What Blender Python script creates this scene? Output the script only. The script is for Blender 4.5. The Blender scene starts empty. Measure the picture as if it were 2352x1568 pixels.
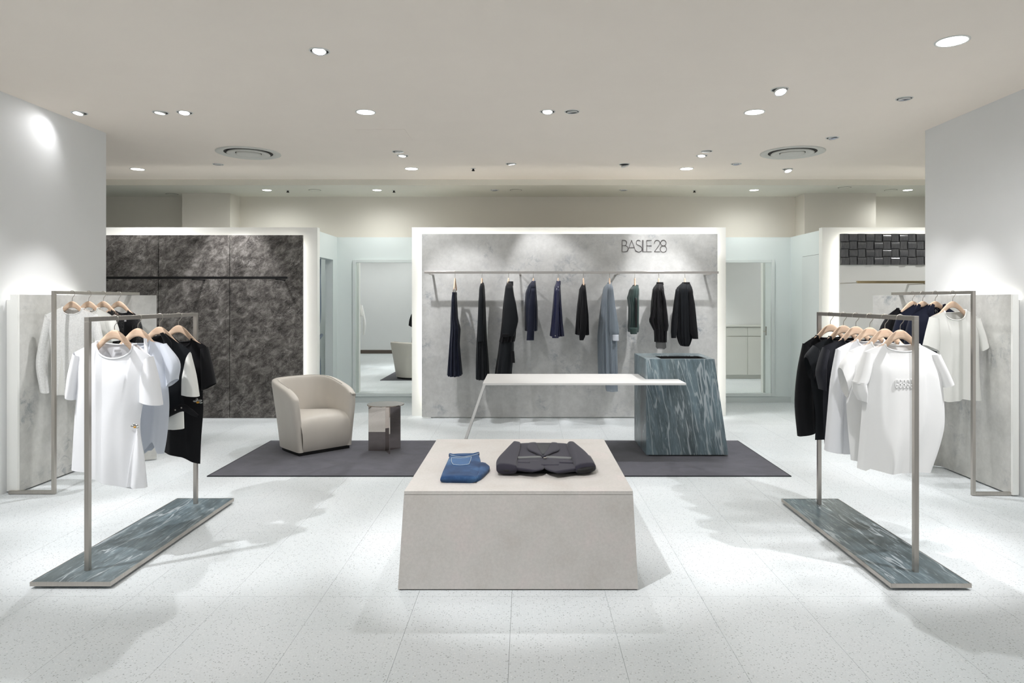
import bpy, math, random
from mathutils import Vector, Matrix

random.seed(7)
SC = bpy.context.scene
COL = SC.collection
PI = math.pi

# ------------------------------------------------------------------ camera, world, exposure
F, VX, VY, H = 1568.0, 1207.0, 688.0, 1.5          # focal length in px of the 2352x1568 frame, vanishing point, eye height
cd = bpy.data.cameras.new('camera')
cam = bpy.data.objects.new('camera', cd)
COL.objects.link(cam)
cam.location = (0, 0, H)
cam.rotation_euler = (PI / 2, 0, 0)
cd.sensor_width = 36.0
cd.lens = 36.0 * F / 2352.0
cd.shift_x = -(VX - 1176.0) / 2352.0
cd.shift_y = -(784.0 - VY) / 2352.0
cd.clip_end = 100
SC.camera = cam

w = bpy.data.worlds.new('world')
SC.world = w
w.use_nodes = True
w.node_tree.nodes['Background'].inputs[0].default_value = (0.93, 0.97, 1.0, 1)
w.node_tree.nodes['Background'].inputs[1].default_value = 0.75

vs = SC.view_settings
vs.view_transform = 'Standard'
vs.look = 'None'
vs.gamma = 1.0
vs.use_curve_mapping = False
vs.exposure = 0.15
try:
    SC.cycles.use_denoising = True
    SC.cycles.max_bounces = 10
    SC.cycles.diffuse_bounces = 5
    SC.cycles.transparent_max_bounces = 16
    SC.cycles.sample_clamp_indirect = 4.0
except Exception:
    pass

LIGHT = 1.0            # one dimmer for every lamp of the shop

# ------------------------------------------------------------------ helpers
def lin(c):
    c /= 255.0
    return c / 12.92 if c <= 0.04045 else ((c + 0.055) / 1.055) ** 2.4

def S(r, g, b):
    return (lin(r), lin(g), lin(b), 1.0)

def XZ(px, py, Y):
    return ((px - VX) * Y / F, H - (py - VY) * Y / F)

def lerp(a, b, t):
    return a + (b - a) * t

def sstep(t):
    t = max(0.0, min(1.0, t))
    return t * t * (3 - 2 * t)

def resample(pts, n):
    """n points at even arc length along a polyline of tuples"""
    d = [0.0]
    for a, b in zip(pts, pts[1:]):
        d.append(d[-1] + math.dist(a, b))
    out = []
    k = 0
    for i in range(n):
        s = d[-1] * i / (n - 1)
        while k < len(pts) - 2 and d[k + 1] < s:
            k += 1
        seg = d[k + 1] - d[k]
        t = 0 if seg == 0 else (s - d[k]) / seg
        out.append(tuple(lerp(p, q, t) for p, q in zip(pts[k], pts[k + 1])))
    return out

def curve(pts, n):
    """Catmull-Rom through the points, then even spacing"""
    if len(pts) < 3:
        return resample(pts, n)
    P = [tuple(2 * a - b for a, b in zip(pts[0], pts[1]))] + list(pts) + [tuple(2 * a - b for a, b in zip(pts[-1], pts[-2]))]
    out = []
    for i in range(1, len(P) - 2):
        for s in range(10):
            t = s / 10.0
            out.append(tuple(0.5 * (2 * b + (c - a) * t + (2 * a - 5 * b + 4 * c - d) * t * t + (3 * b - a - 3 * c + d) * t ** 3)
                             for a, b, c, d in zip(P[i - 1], P[i], P[i + 1], P[i + 2])))
    out.append(tuple(pts[-1]))
    return resample(out, n)

class MB:
    def __init__(self):
        self.v = []
        self.f = []

    def add(self, verts, faces):
        o = len(self.v)
        self.v += [tuple(p) for p in verts]
        self.f += [tuple(i + o for i in q) for q in faces]
        return self

    def box(self, x0, x1, y0, y1, z0, z1):
        return self.add([(x0, y0, z0), (x1, y0, z0), (x1, y1, z0), (x0, y1, z0),
                         (x0, y0, z1), (x1, y0, z1), (x1, y1, z1), (x0, y1, z1)],
                        [(0, 3, 2, 1), (4, 5, 6, 7), (0, 1, 5, 4), (1, 2, 6, 5), (2, 3, 7, 6), (3, 0, 4, 7)])

    def hexa(self, bottom, top):
        """bottom and top: four points each, same order"""
        return self.add(list(bottom) + list(top),
                        [(0, 3, 2, 1), (4, 5, 6, 7), (0, 1, 5, 4), (1, 2, 6, 5), (2, 3, 7, 6), (3, 0, 4, 7)])

    def prism_z(self, poly, z0, z1):
        n = len(poly)
        return self.add([(x, y, z0) for x, y in poly] + [(x, y, z1) for x, y in poly],
                        [tuple(range(n - 1, -1, -1)), tuple(range(n, 2 * n))] +
                        [(i, (i + 1) % n, n + (i + 1) % n, n + i) for i in range(n)])

    def grid(self, rows, close_u=False):
        """rows: list of equally long lists of points"""
        m, n = len(rows), len(rows[0])
        fs = []
        for i in range(m - 1):
            for j in range(n if close_u else n - 1):
                k = (j + 1) % n
                fs.append((i * n + j, i * n + k, (i + 1) * n + k, (i + 1) * n + j))
        return self.add([p for r in rows for p in r], fs)

    def lathe(self, prof, c=(0, 0, 0), n=32, m=None):
        rows = []
        for r, z in prof:
            row = []
            for j in range(n):
                a = 2 * PI * j / n
                p = Vector((r * math.cos(a), r * math.sin(a), z))
                if m is not None:
                    p = m @ p
                row.append((p.x + c[0], p.y + c[1], p.z + c[2]))
            rows.append(row)
        return self.grid(rows, True)

    def disc(self, r, z, c=(0, 0, 0), n=32, m=None):
        vs_ = []
        for j in range(n):
            a = 2 * PI * j / n
            p = Vector((r * math.cos(a), r * math.sin(a), z))
            if m is not None:
                p = m @ p
            vs_.append((p.x + c[0], p.y + c[1], p.z + c[2]))
        return self.add(vs_, [tuple(range(n))])

    def tube(self, path, r, n=8):
        P = [Vector(p) for p in path]
        rows = []
        up = Vector((0, 0, 1))
        for i, p in enumerate(P):
            t = (P[min(i + 1, len(P) - 1)] - P[max(i - 1, 0)]).normalized()
            a = t.cross(up)
            if a.length < 1e-3:
                a = t.cross(Vector((0, 1, 0)))
            a.normalize()
            b = t.cross(a).normalized()
            rr = r[i] if isinstance(r, (list, tuple)) else r
            rows.append([tuple(p + a * rr * math.cos(2 * PI * j / n) + b * rr * math.sin(2 * PI * j / n)) for j in range(n)])
        o = len(self.v)
        self.grid(rows, True)
        m = len(rows)
        self.f.append(tuple(o + j for j in range(n - 1, -1, -1)))
        self.f.append(tuple(o + (m - 1) * n + j for j in range(n)))
        return self

    def ball(self, c, rx, ry, rz, nu=12, nv=8):
        rows = []
        for i in range(nv + 1):
            a = PI * i / nv
            rows.append([(c[0] + rx * math.sin(a) * math.cos(2 * PI * j / nu), c[1] + ry * math.sin(a) * math.sin(2 * PI * j / nu),
                          c[2] + rz * math.cos(a)) for j in range(nu)])
        return self.grid(rows, True)

    def build(self, name, mat, parent=None, smooth=False, bevel=0.0, solid=0.0):
        off = Vector((0, 0, 0))
        if parent is not None:
            p = parent
            while p is not None:
                off += p.location
                p = p.parent
        me = bpy.data.meshes.new(name)
        me.from_pydata([(a - off.x, b - off.y, c - off.z) for a, b, c in self.v], [], self.f)
        me.validate()
        me.update()
        if smooth:
            me.polygons.foreach_set('use_smooth', [True] * len(me.polygons))
        o = bpy.data.objects.new(name, me)
        COL.objects.link(o)
        if mat is not None:
            me.materials.append(mat)
        if parent is not None:
            o.parent = parent
        if bevel:
            b = o.modifiers.new('bevel', 'BEVEL')
            b.width = bevel
            b.segments = 2
            b.limit_method = 'ANGLE'
        if solid:
            s = o.modifiers.new('solidify', 'SOLIDIFY')
            s.thickness = solid
            s.offset = 0
        return o

def tag(o, label, cat, group=None):
    o['label'] = label
    o['category'] = cat
    if group:
        o['group'] = group
    return o

def thing(name, label, cat, loc=(0, 0, 0), rz=0.0, group=None):
    o = bpy.data.objects.new(name, None)
    o.empty_display_size = 0.1
    COL.objects.link(o)
    o.location = loc
    o.rotation_euler = (0, 0, rz)
    return tag(o, label, cat, group)

def struct(o, label, cat):
    o['kind'] = 'structure'
    return tag(o, label, cat)

# ------------------------------------------------------------------ materials
class NT:
    def __init__(self, name):
        self.m = bpy.data.materials.new(name)
        self.m.use_nodes = True
        self.t = self.m.node_tree
        self.b = self.t.nodes['Principled BSDF']

    def n(self, typ, **kw):
        x = self.t.nodes.new(typ)
        for k, v in kw.items():
            setattr(x, k, v)
        return x

    def link(self, a, b):
        self.t.links.new(a, b)

    def pos(self, scale=(1, 1, 1), rot=(0, 0, 0), obj=False):
        if obj:
            src = self.n('ShaderNodeTexCoord').outputs['Object']
        else:
            src = self.n('ShaderNodeNewGeometry').outputs['Position']
        mp = self.n('ShaderNodeMapping')
        mp.inputs['Scale'].default_value = scale
        mp.inputs['Rotation'].default_value = rot
        self.link(src, mp.inputs['Vector'])
        return mp.outputs['Vector']

    def noise(self, vec, scale, detail=4, rough=0.5, dist=0.0):
        x = self.n('ShaderNodeTexNoise')
        x.inputs['Scale'].default_value = scale
        x.inputs['Detail'].default_value = detail
        x.inputs['Roughness'].default_value = rough
        x.inputs['Distortion'].default_value = dist
        self.link(vec, x.inputs['Vector'])
        return x.outputs['Fac']

    def vor(self, vec, scale, feature='F1', out='Distance', rnd=1.0):
        x = self.n('ShaderNodeTexVoronoi', feature=feature)
        x.inputs['Scale'].default_value = scale
        x.inputs['Randomness'].default_value = rnd
        self.link(vec, x.inputs['Vector'])
        return x.outputs[out]

    def ramp(self, fac, stops, interp='LINEAR'):
        x = self.n('ShaderNodeValToRGB')
        x.color_ramp.interpolation = interp
        e = x.color_ramp.elements
        while len(e) < len(stops):
            e.new(0.5)
        for el, (p, c) in zip(e, stops):
            el.position = p
            el.color = c if isinstance(c, tuple) else (c, c, c, 1)
        self.link(fac, x.inputs['Fac'])
        return x.outputs['Color']

    def mix(self, fac, a, b, blend='MIX'):
        x = self.n('ShaderNodeMix', data_type='RGBA', blend_type=blend)
        if isinstance(fac, (float, int)):
            x.inputs[0].default_value = fac
        else:
            self.link(fac, x.inputs[0])
        ca, cb = x.inputs[6], x.inputs[7]
        for sock, v in ((ca, a), (cb, b)):
            if isinstance(v, tuple):
                sock.default_value = v
            else:
                self.link(v, sock)
        return x.outputs[2]

    def math(self, op, a, b=0.0):
        x = self.n('ShaderNodeMath', operation=op)
        for sock, v in ((x.inputs[0], a), (x.inputs[1], b)):
            if isinstance(v, (float, int)):
                sock.default_value = v
            else:
                self.link(v, sock)
        return x.outputs[0]

    def set(self, **kw):
        names = {'color': 'Base Color', 'rough': 'Roughness', 'metal': 'Metallic', 'spec': 'Specular IOR Level', 'alpha': 'Alpha',
                 'sheen': 'Sheen Weight', 'emit': 'Emission Color', 'strength': 'Emission Strength', 'coat': 'Coat Weight', 'normal': 'Normal', 'sub': 'Subsurface Weight'}
        for k, v in kw.items():
            s = self.b.inputs[names[k]]
            if isinstance(v, (tuple, float, int)):
                s.default_value = v
            else:
                self.link(v, s)
        return self

    def bump(self, height, strength=0.2, dist=0.01):
        x = self.n('ShaderNodeBump')
        x.inputs['Strength'].default_value = strength
        x.inputs['Distance'].default_value = dist
        self.link(height, x.inputs['Height'])
        self.link(x.outputs['Normal'], self.b.inputs['Normal'])
        return self

def paint(name, col, rough=0.6, var=0.005):
    t = NT(name)
    v = t.noise(t.pos(), 3.0, 3)
    c2 = tuple(max(0, c * (1 - 3 * var)) for c in col[:3]) + (1,)
    t.set(color=t.ramp(v, [(0.3, c2), (0.7, col)]), rough=rough, spec=0.3)
    t.bump(t.noise(t.pos(), 220.0, 2), 0.03, 0.002)
    return t.m

def cloth(name, col, rough=0.85, sheen=0.15, weave=700.0, var=0.12, alpha=None, spec=0.2):
    t = NT(name)
    v = t.noise(t.pos((1, 1, 0.35)), 9.0, 4)
    c2 = tuple(c * (1 - var) for c in col[:3]) + (1,)
    t.set(color=t.ramp(v, [(0.3, c2), (0.7, col)]), rough=rough, sheen=sheen, spec=spec)
    t.bump(t.noise(t.pos(), weave, 2), 0.12, 0.0015)
    if alpha is not None:
        t.set(alpha=alpha)
    return t.m

M = {}
M['wall'] = paint('white wall paint', S(236, 237, 237))
M['wall_cool'] = paint('cool white lacquer', S(228, 235, 234), 0.45)
M['ceiling'] = paint('warm white ceiling paint', S(249, 239, 228), 0.8)
M['soffit'] = paint('ivory soffit paint', S(232, 229, 218), 0.8)
M['upper'] = paint('ivory upper wall paint', S(232, 226, 216), 0.8)
M['frame_white'] = paint('bright white frame paint', S(243, 243, 239), 0.5)
M['baseboard'] = paint('pale grey baseboard', S(214, 220, 219), 0.5)
M['trim'] = paint('pale lacquered trim', S(222, 228, 227), 0.35)
M['cabinet'] = paint('off white cabinet lacquer', S(222, 221, 215), 0.4)
M['gap'] = NT('dark shadow gap').set(color=S(40, 38, 36), rough=0.8).m
M['brown_base'] = NT('brown skirting').set(color=S(96, 84, 76), rough=0.5).m

def concrete(name, a, b, smudge, seed):
    t = NT(name)
    p = t.pos()
    mp = t.n('ShaderNodeMapping')
    mp.inputs['Location'].default_value = (seed, seed * 0.7, seed * 1.3)
    t.link(p, mp.inputs['Vector'])
    p = mp.outputs['Vector']
    base = t.ramp(t.noise(p, 1.6, 6, 0.6), [(0.3, a), (0.7, b)])
    fine = t.ramp(t.noise(p, 14.0, 6, 0.7), [(0.35, 0.86), (0.65, 1.0)])
    c = t.mix(1.0, base, fine, 'MULTIPLY')
    mask = t.math('MULTIPLY', t.ramp(t.noise(p, 2.6, 3, 0.5), [(0.5, 0.0), (0.66, 1.0)]),
                  t.ramp(t.noise(p, 13.0, 8, 0.75, 0.6), [(0.48, 0.0), (0.68, 1.0)]))
    c = t.mix(mask, c, smudge)
    t.set(color=c, rough=0.62, spec=0.3)
    t.bump(t.noise(p, 40.0, 6, 0.7), 0.08, 0.004)
    return t.m

M['concrete'] = concrete('trowelled grey plaster board', S(190, 190, 188), S(212, 212, 210), S(140, 145, 152), 3.1)
M['concrete_b'] = concrete('grey washed plaster board', S(196, 196, 191), S(218, 217, 213), S(138, 144, 148), 9.4)

def dark_marble():
    t = NT('charcoal marble')
    p = t.pos((1, 1, 1), (0, 0.62, 0))
    def stretch(sc, loc):
        mp = t.n('ShaderNodeMapping')
        mp.inputs['Scale'].default_value = sc
        mp.inputs['Location'].default_value = loc
        t.link(p, mp.inputs['Vector'])
        return mp.outputs['Vector']
    cloud = t.noise(stretch((1, 1, 1.5), (0, 0, 0)), 8.5, 12, 0.72, 0.5)
    c = t.ramp(cloud, [(0.36, S(50, 47, 45)), (0.47, S(82, 78, 75)), (0.55, S(108, 104, 100)), (0.66, S(148, 144, 140))])
    n1 = t.noise(stretch((1, 1, 1.5), (3, 1, 2)), 7.0, 9, 0.62, 0.7)
    ridge = t.math('ABSOLUTE', t.math('SUBTRACT', n1, 0.5))
    m1 = t.math('MULTIPLY', t.ramp(ridge, [(0.0, 1.0), (0.012, 0.0)]), t.ramp(t.noise(p, 3.3, 4, 0.6), [(0.5, 0.0), (0.64, 1.0)]))
    c = t.mix(t.math('MULTIPLY', m1, 0.75), c, S(196, 192, 188))
    n2 = t.noise(stretch((1, 1, 3.0), (7, 4, 5)), 16.0, 6, 0.6, 0.4)
    r2 = t.math('ABSOLUTE', t.math('SUBTRACT', n2, 0.5))
    c = t.mix(t.ramp(r2, [(0.0, 0.4), (0.02, 0.0)]), c, S(170, 166, 162))
    t.set(color=c, rough=0.42, spec=0.35)
    return t.m
M['dark_marble'] = dark_marble()

def stone(name, rot, k=1.0, seed=0.0):
    """blue-green banded stone: fine streaks along local z after the rotation"""
    t = NT(name)
    p0 = t.pos(rot=rot)
    mp = t.n('ShaderNodeMapping')
    mp.inputs['Location'].default_value = (seed, seed, seed)
    mp.inputs['Scale'].default_value = (1.0 * k, 1.0 * k, 0.13 * k)
    t.link(p0, mp.inputs['Vector'])
    p = mp.outputs['Vector']
    nz = t.n('ShaderNodeTexNoise')
    nz.inputs['Scale'].default_value = 4.5
    nz.inputs['Detail'].default_value = 3
    nz.inputs['Roughness'].default_value = 0.5
    t.link(p, nz.inputs['Vector'])
    ad = t.n('ShaderNodeVectorMath', operation='MULTIPLY_ADD')
    t.link(nz.outputs['Color'], ad.inputs[0])
    ad.inputs[1].default_value = (0.16, 0.16, 0.06)
    t.link(p, ad.inputs[2])
    q = ad.outputs[0]
    tone = t.ramp(t.noise(q, 3.0, 3, 0.5), [(0.35, S(86, 95, 97)), (0.65, S(112, 130, 138))])
    band = t.ramp(t.noise(q, 22.0, 7, 0.66), [(0.34, 0.62), (0.5, 1.0), (0.6, 1.18), (0.72, 1.6)])
    c = t.mix(1.0, tone, band, 'MULTIPLY')
    fine = t.noise(q, 70.0, 5, 0.6)
    c = t.mix(t.ramp(fine, [(0.54, 0.0), (0.68, 0.55)]), c, S(178, 190, 194))
    big = t.noise(q, 5.2, 3, 0.55)
    ridge = t.math('ABSOLUTE', t.math('SUBTRACT', big, 0.52))
    br = t.math('MULTIPLY', t.ramp(ridge, [(0.0, 1.0), (0.007, 0.9), (0.011, 0.0)]), t.ramp(t.noise(q, 9.0, 5, 0.6), [(0.36, 0.0), (0.48, 1.0)]))
    c = t.mix(t.math('MULTIPLY', br, 0.7), c, S(192, 200, 204))
    t.set(color=c, rough=0.34, spec=0.4)
    return t.m
M['stone'] = stone('blue green banded stone counter', (0, 0.16, 0), 1.0, 0.3)
M['stone_side'] = M['stone']
M['stone_base'] = stone('blue green banded stone slab', (PI / 2, 0, 0.5), 1.2, 4.4)
M['stone_base_b'] = stone('blue green banded stone plate', (PI / 2, 0, -0.45), 1.2, 7.7)

def floor_mat():
    t = NT('pale speckled floor tile')
    p = t.pos()
    base = t.ramp(t.noise(p, 1.3, 4), [(0.3, S(221, 227, 229)), (0.7, S(230, 234, 236))])
    fine = t.ramp(t.noise(p, 120.0, 4, 0.7), [(0.35, 0.9), (0.6, 1.0)])
    c = t.mix(1.0, base, fine, 'MULTIPLY')
    nz = t.n('ShaderNodeTexNoise')
    nz.inputs['Scale'].default_value = 60.0
    t.link(p, nz.inputs['Vector'])
    ad = t.n('ShaderNodeVectorMath', operation='MULTIPLY_ADD')
    t.link(nz.outputs['Color'], ad.inputs[0])
    ad.inputs[1].default_value = (0.012, 0.012, 0.0)
    t.link(p, ad.inputs[2])
    vo = t.n('ShaderNodeTexVoronoi', feature='F1')
    vo.inputs['Scale'].default_value = 95.0
    t.link(ad.outputs[0], vo.inputs['Vector'])
    rnd = t.n('ShaderNodeSeparateColor')
    t.link(vo.outputs['Color'], rnd.inputs[0])
    small = t.ramp(vo.outputs['Distance'], [(0.25, 1.0), (0.34, 0.0)])
    dark = t.math('MULTIPLY', small, t.ramp(rnd.outputs[0], [(0.52, 0.0), (0.54, 1.0)], 'CONSTANT'))
    c = t.mix(t.math('MULTIPLY', dark, 0.55), c, S(128, 134, 134))
    lite = t.math('MULTIPLY', small, t.ramp(rnd.outputs[1], [(0.8, 0.0), (0.82, 1.0)], 'CONSTANT'))
    c = t.mix(t.math('MULTIPLY', lite, 0.6), c, S(246, 247, 247))
    t.set(color=c, rough=0.5, spec=0.35)
    return t.m
M['floor'] = floor_mat()

def rug_mat():
    t = NT('slate violet rug pile')
    p = t.pos()
    a = t.noise(p, 7.0, 5, 0.6, 0.5)
    c = t.ramp(a, [(0.3, S(70, 70, 79)), (0.7, S(88, 87, 97))])
    t.set(color=c, rough=0.95, sheen=0.3, spec=0.1)
    t.bump(t.noise(p, 350.0, 3), 0.35, 0.004)
    return t.m
M['rug'] = rug_mat()

def plinth_mat():
    t = NT('mottled warm grey laminate')
    p = t.pos()
    a = t.noise(p, 4.5, 6, 0.6, 0.3)
    c = t.ramp(a, [(0.3, S(194, 188, 182)), (0.5, S(200, 196, 191)), (0.72, S(207, 198, 194))])
    f_ = t.ramp(t.noise(p, 70.0, 6, 0.7), [(0.35, 0.9), (0.65, 1.0)])
    t.set(color=t.mix(1.0, c, f_, 'MULTIPLY'), rough=0.5, spec=0.3)
    return t.m
M['plinth'] = plinth_mat()
M['white_top'] = paint('white solid surface', S(234, 233, 231), 0.4)

def steel(name, col, rough, axis):
    t = NT(name)
    p = t.pos(axis)
    n = t.noise(p, 300.0, 3)
    t.set(color=t.ramp(n, [(0.3, tuple(c * 0.86 for c in col[:3]) + (1,)), (0.7, col)]), metal=1.0, rough=rough)
    return t.m
M['steel'] = steel('brushed nickel', S(192, 186, 179), 0.36, (1, 1, 0.02))
M['rail_steel'] = steel('brushed rail steel', S(190, 185, 180), 0.3, (0.02, 1, 1))
M['black_metal'] = NT('black coated metal').set(color=S(20, 20, 22), rough=0.4, spec=0.4).m
M['brass'] = steel('satin brass', S(196, 176, 138), 0.25, (0.02, 1, 1))
M['mirror'] = NT('mirror glass').set(color=(0.86, 0.9, 0.885, 1), metal=1.0, rough=0.0).m
M['polished'] = NT('polished bronze mirror steel').set(color=S(198, 190, 184), metal=1.0, rough=0.02).m
M['polished_top'] = NT('bronze mirror table top').set(color=S(150, 138, 130), metal=1.0, rough=0.12).m
M['wire'] = NT('hook wire').set(color=S(178, 172, 164), metal=1.0, rough=0.28).m
M['black'] = NT('black void lining').set(color=S(8, 8, 9), rough=0.6).m

def wood_mat():
    t = NT('pale beech wood')
    p = t.pos((3, 3, 22), obj=True)
    n = t.noise(p, 3.0, 5, 0.6, 0.6)
    t.set(color=t.ramp(n, [(0.3, S(205, 174, 148)), (0.7, S(222, 196, 172))]), rough=0.45, spec=0.35)
    return t.m
M['wood'] = wood_mat()
M['leather'] = cloth('ivory leather', S(205, 199, 190), 0.5, 0.05, 260.0, 0.04, None, 0.35)

M['c_white'] = cloth('white jersey', S(238, 239, 242), var=0.02)
M['c_white_b'] = cloth('white silky jersey', S(240, 240, 239), 0.6, var=0.02)
M['c_ivory'] = cloth('ivory jersey', S(233, 233, 228), var=0.03)
M['c_pale_blue'] = cloth('pale blue grey jersey', S(206, 211, 220), var=0.04)
M['c_black'] = cloth('black jersey', S(17, 17, 20), 0.8, 0.05)
M['c_black_b'] = cloth('black crepe', S(22, 25, 29), 0.75, 0.06)
M['c_graphite'] = cloth('graphite satin jersey', S(31, 32, 39), 0.62, 0.06)
M['c_navy'] = cloth('navy wool', S(24, 28, 46), 0.75, 0.06)
M['c_satin'] = cloth('navy satin', S(34, 37, 68), 0.38, 0.0, 700.0, 0.15, None, 0.5)
M['c_navy_stripe'] = cloth('navy pinstripe', S(26, 31, 48), 0.7, 0.06)
M['c_green'] = cloth('dark green knit', S(62, 80, 77), 0.8, 0.2, 240.0, 0.25)
M['c_dressgrey'] = cloth('grey blue sheer silk', S(132, 142, 152), 0.5, 0.1, 700.0, 0.15, 0.86)
M['c_sheer_black'] = cloth('black chiffon', S(26, 25, 28), 0.6, 0.05, 700.0, 0.15, 0.9)
M['c_chiffon_hem'] = cloth('thin black chiffon', S(50, 50, 54), 0.6, 0.05, 700.0, 0.15, 0.55)
M['c_satin_grey'] = cloth('grey satin band', S(92, 94, 94), 0.42, 0.0, 700.0, 0.06, None, 0.4)
M['c_jacket'] = cloth('charcoal violet jersey', S(50, 48, 58), 0.85, 0.12, 600.0, 0.06)
M['c_lining'] = cloth('dark grey striped lining', S(66, 67, 70), 0.5, 0.0)
M['c_label'] = cloth('woven white label', S(200, 200, 202))
M['curtain'] = cloth('blue grey curtain', S(128, 140, 154), 0.85, 0.1, 500.0, 0.1)
M['pin_amber'] = NT('amber stone').set(color=S(206, 150, 52), rough=0.3).m
M['pin_silver'] = NT('silver pin').set(color=S(180, 180, 178), metal=1.0, rough=0.3).m

def lace(name, col, lo, hi, scale):
    t = NT(name)
    p = t.pos()
    v = t.vor(p, scale, 'DISTANCE_TO_EDGE')
    n = t.noise(p, scale * 0.35, 4, 0.6)
    hole = t.math('MULTIPLY', t.ramp(v, [(0.08, 0.0), (0.2, 1.0)]), t.ramp(n, [(0.42, 0.0), (0.52, 1.0)]))
    t.set(color=col, rough=0.85, alpha=t.ramp(hole, [(0.0, hi), (1.0, lo)]), sheen=0.1)
    return t.m
M['lace_white'] = lace('white flower lace', S(243, 243, 241), 0.8, 1.0, 260.0)
M['lace_black'] = lace('black flower lace', S(16, 16, 18), 0.35, 0.97, 110.0)

def denim():
    t = NT('washed blue denim')
    p = t.pos()
    tc = t.n('ShaderNodeTexCoord').outputs['Object']
    wash = t.noise(p, 6.0, 5, 0.55, 0.1)
    c = t.ramp(wash, [(0.3, S(34, 54, 86)), (0.5, S(46, 76, 116)), (0.64, S(70, 104, 144)), (0.8, S(112, 144, 176))])
    tw = t.ramp(t.noise(t.pos((1, 1, 1), (0, 0, 0.8)), 420.0, 2), [(0.35, 0.78), (0.65, 1.0)])
    t.set(color=t.mix(1.0, c, tw, 'MULTIPLY'), rough=0.85, sheen=0.1, spec=0.2)
    t.bump(t.noise(p, 380.0, 3), 0.3, 0.002)
    return t.m
M['denim'] = denim()
M['denim_lite'] = cloth('faded denim patch', S(70, 104, 146), 0.85, 0.1, 380.0, 0.3)
M['denim_inner'] = cloth('dark denim inside', S(30, 46, 76), 0.9, 0.05, 380.0, 0.2)
M['stitch'] = NT('pale stitching').set(color=S(190, 200, 208), rough=0.8).m

def emit(name, col, s):
    return NT(name).set(color=(0, 0, 0, 1), emit=col, strength=s, rough=1.0).m
M['led'] = emit('warm white led strip', (1.0, 0.985, 0.93, 1), 11.0)
M['led_cove'] = emit('neutral led strip', (1.0, 0.99, 0.92, 1), 14.0)
M['diffuser'] = emit('lit downlight diffuser', (0.97, 1.0, 0.99, 1), 14.0)
M['lens'] = emit('lit spot lens', (0.95, 0.97, 1.0, 1), 9.0)
M['lens_dim'] = NT('spot reflector').set(color=S(190, 194, 206), metal=1.0, rough=0.15).m
M['ring'] = paint('white lamp ring', S(226, 226, 222), 0.4)
M['vent'] = paint('white painted vent metal', S(212, 211, 204), 0.5)

def woven_tile():
    t = NT('glazed charcoal tile')
    p = t.pos((14, 1, 1))
    n = t.noise(p, 16.0, 4, 0.6)
    t.set(color=t.ramp(n, [(0.3, S(82, 82, 84)), (0.7, S(108, 108, 110))]), rough=0.2, spec=0.5)
    return t.m
M['tile'] = woven_tile()
M['grout'] = NT('dark grout').set(color=S(38, 38, 40), rough=0.8).m

# ================================================================== THE SETTING
CEIL, SOFF = 3.10, 3.025
Y_WALL, Y_BAY, Y_PANEL, Y_SOFF, Y_UPPER = 9.966, 8.81, 8.647, 9.09, 10.13
XL, XR = -4.03, 3.785                   # faces of the two side walls
X_OUT = 6.6

# floor slab with its tiles
floor = struct(MB().box(-X_OUT, X_OUT, -5.0, 10.3, -0.10, -0.012).build('floor', M['gap']), 'pale speckled tile floor of the shop', 'floor')
TP, TR = 0.477, 0.954
me_tile = None
fx0 = -0.069 - 14 * TP
for i in range(28):
    for j in range(10):
        x, y = fx0 + i * TP, 0.59 + j * TR
        if me_tile is None:
            o = MB().box(0.0006, TP - 0.0006, 0.0006, TR - 0.0006, -0.012, 0.0).build('floor_tile', M['floor'], floor)
            me_tile = o.data
        else:
            o = bpy.data.objects.new('floor_tile', me_tile)
            COL.objects.link(o)
            o.parent = floor
        o.location = (x, y, 0)
MB().box(-X_OUT, X_OUT, -5.0, 0.59, -0.012, 0.0).build('floor_covering', M['floor'], floor)
MB().box(-X_OUT, X_OUT, 0.59 + 10 * TR, 10.3, -0.012, 0.0).build('floor_covering', M['floor'], floor)
MB().box(fx0 + 28 * TP, X_OUT + 0.2, 0.59, 0.59 + 10 * TR, -0.012, 0.0).build('floor_covering', M['floor'], floor)

ceiling = struct(MB().box(-X_OUT, X_OUT, -5.0, Y_SOFF, CEIL, CEIL + 0.1).build('ceiling', M['ceiling']), 'smooth warm white ceiling with recessed lamps', 'ceiling')
MB().box(-1.60, -1.135, 6.41, 6.87, CEIL - 0.0025, CEIL).build('access_panel', M['ceiling'], ceiling, bevel=0.001)
MB().box(-X_OUT, X_OUT, Y_SOFF, Y_UPPER + 0.1, SOFF, CEIL + 0.1).build('soffit', M['soffit'], ceiling)

wall_back = struct(MB().box(-X_OUT, X_OUT, Y_UPPER, Y_UPPER + 0.12, 0, SOFF).build('wall_back', M['upper']), 'ivory upper wall rising behind the lower partitions', 'wall')
MB().box(-4.93, -4.24, 9.80, Y_UPPER, 2.30, SOFF).build('column', M['upper'], wall_back)
MB().box(4.006, 5.03, 9.80, Y_UPPER, 2.30, SOFF).build('column', M['upper'], wall_back)

WH = 2.411
wall_mirror = struct(MB().box(-X_OUT, X_OUT, Y_WALL, Y_UPPER - 0.01, 0, WH).build('wall_partition', M['wall_cool']), 'low cool white partition carrying the two tall mirrors', 'wall')
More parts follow.
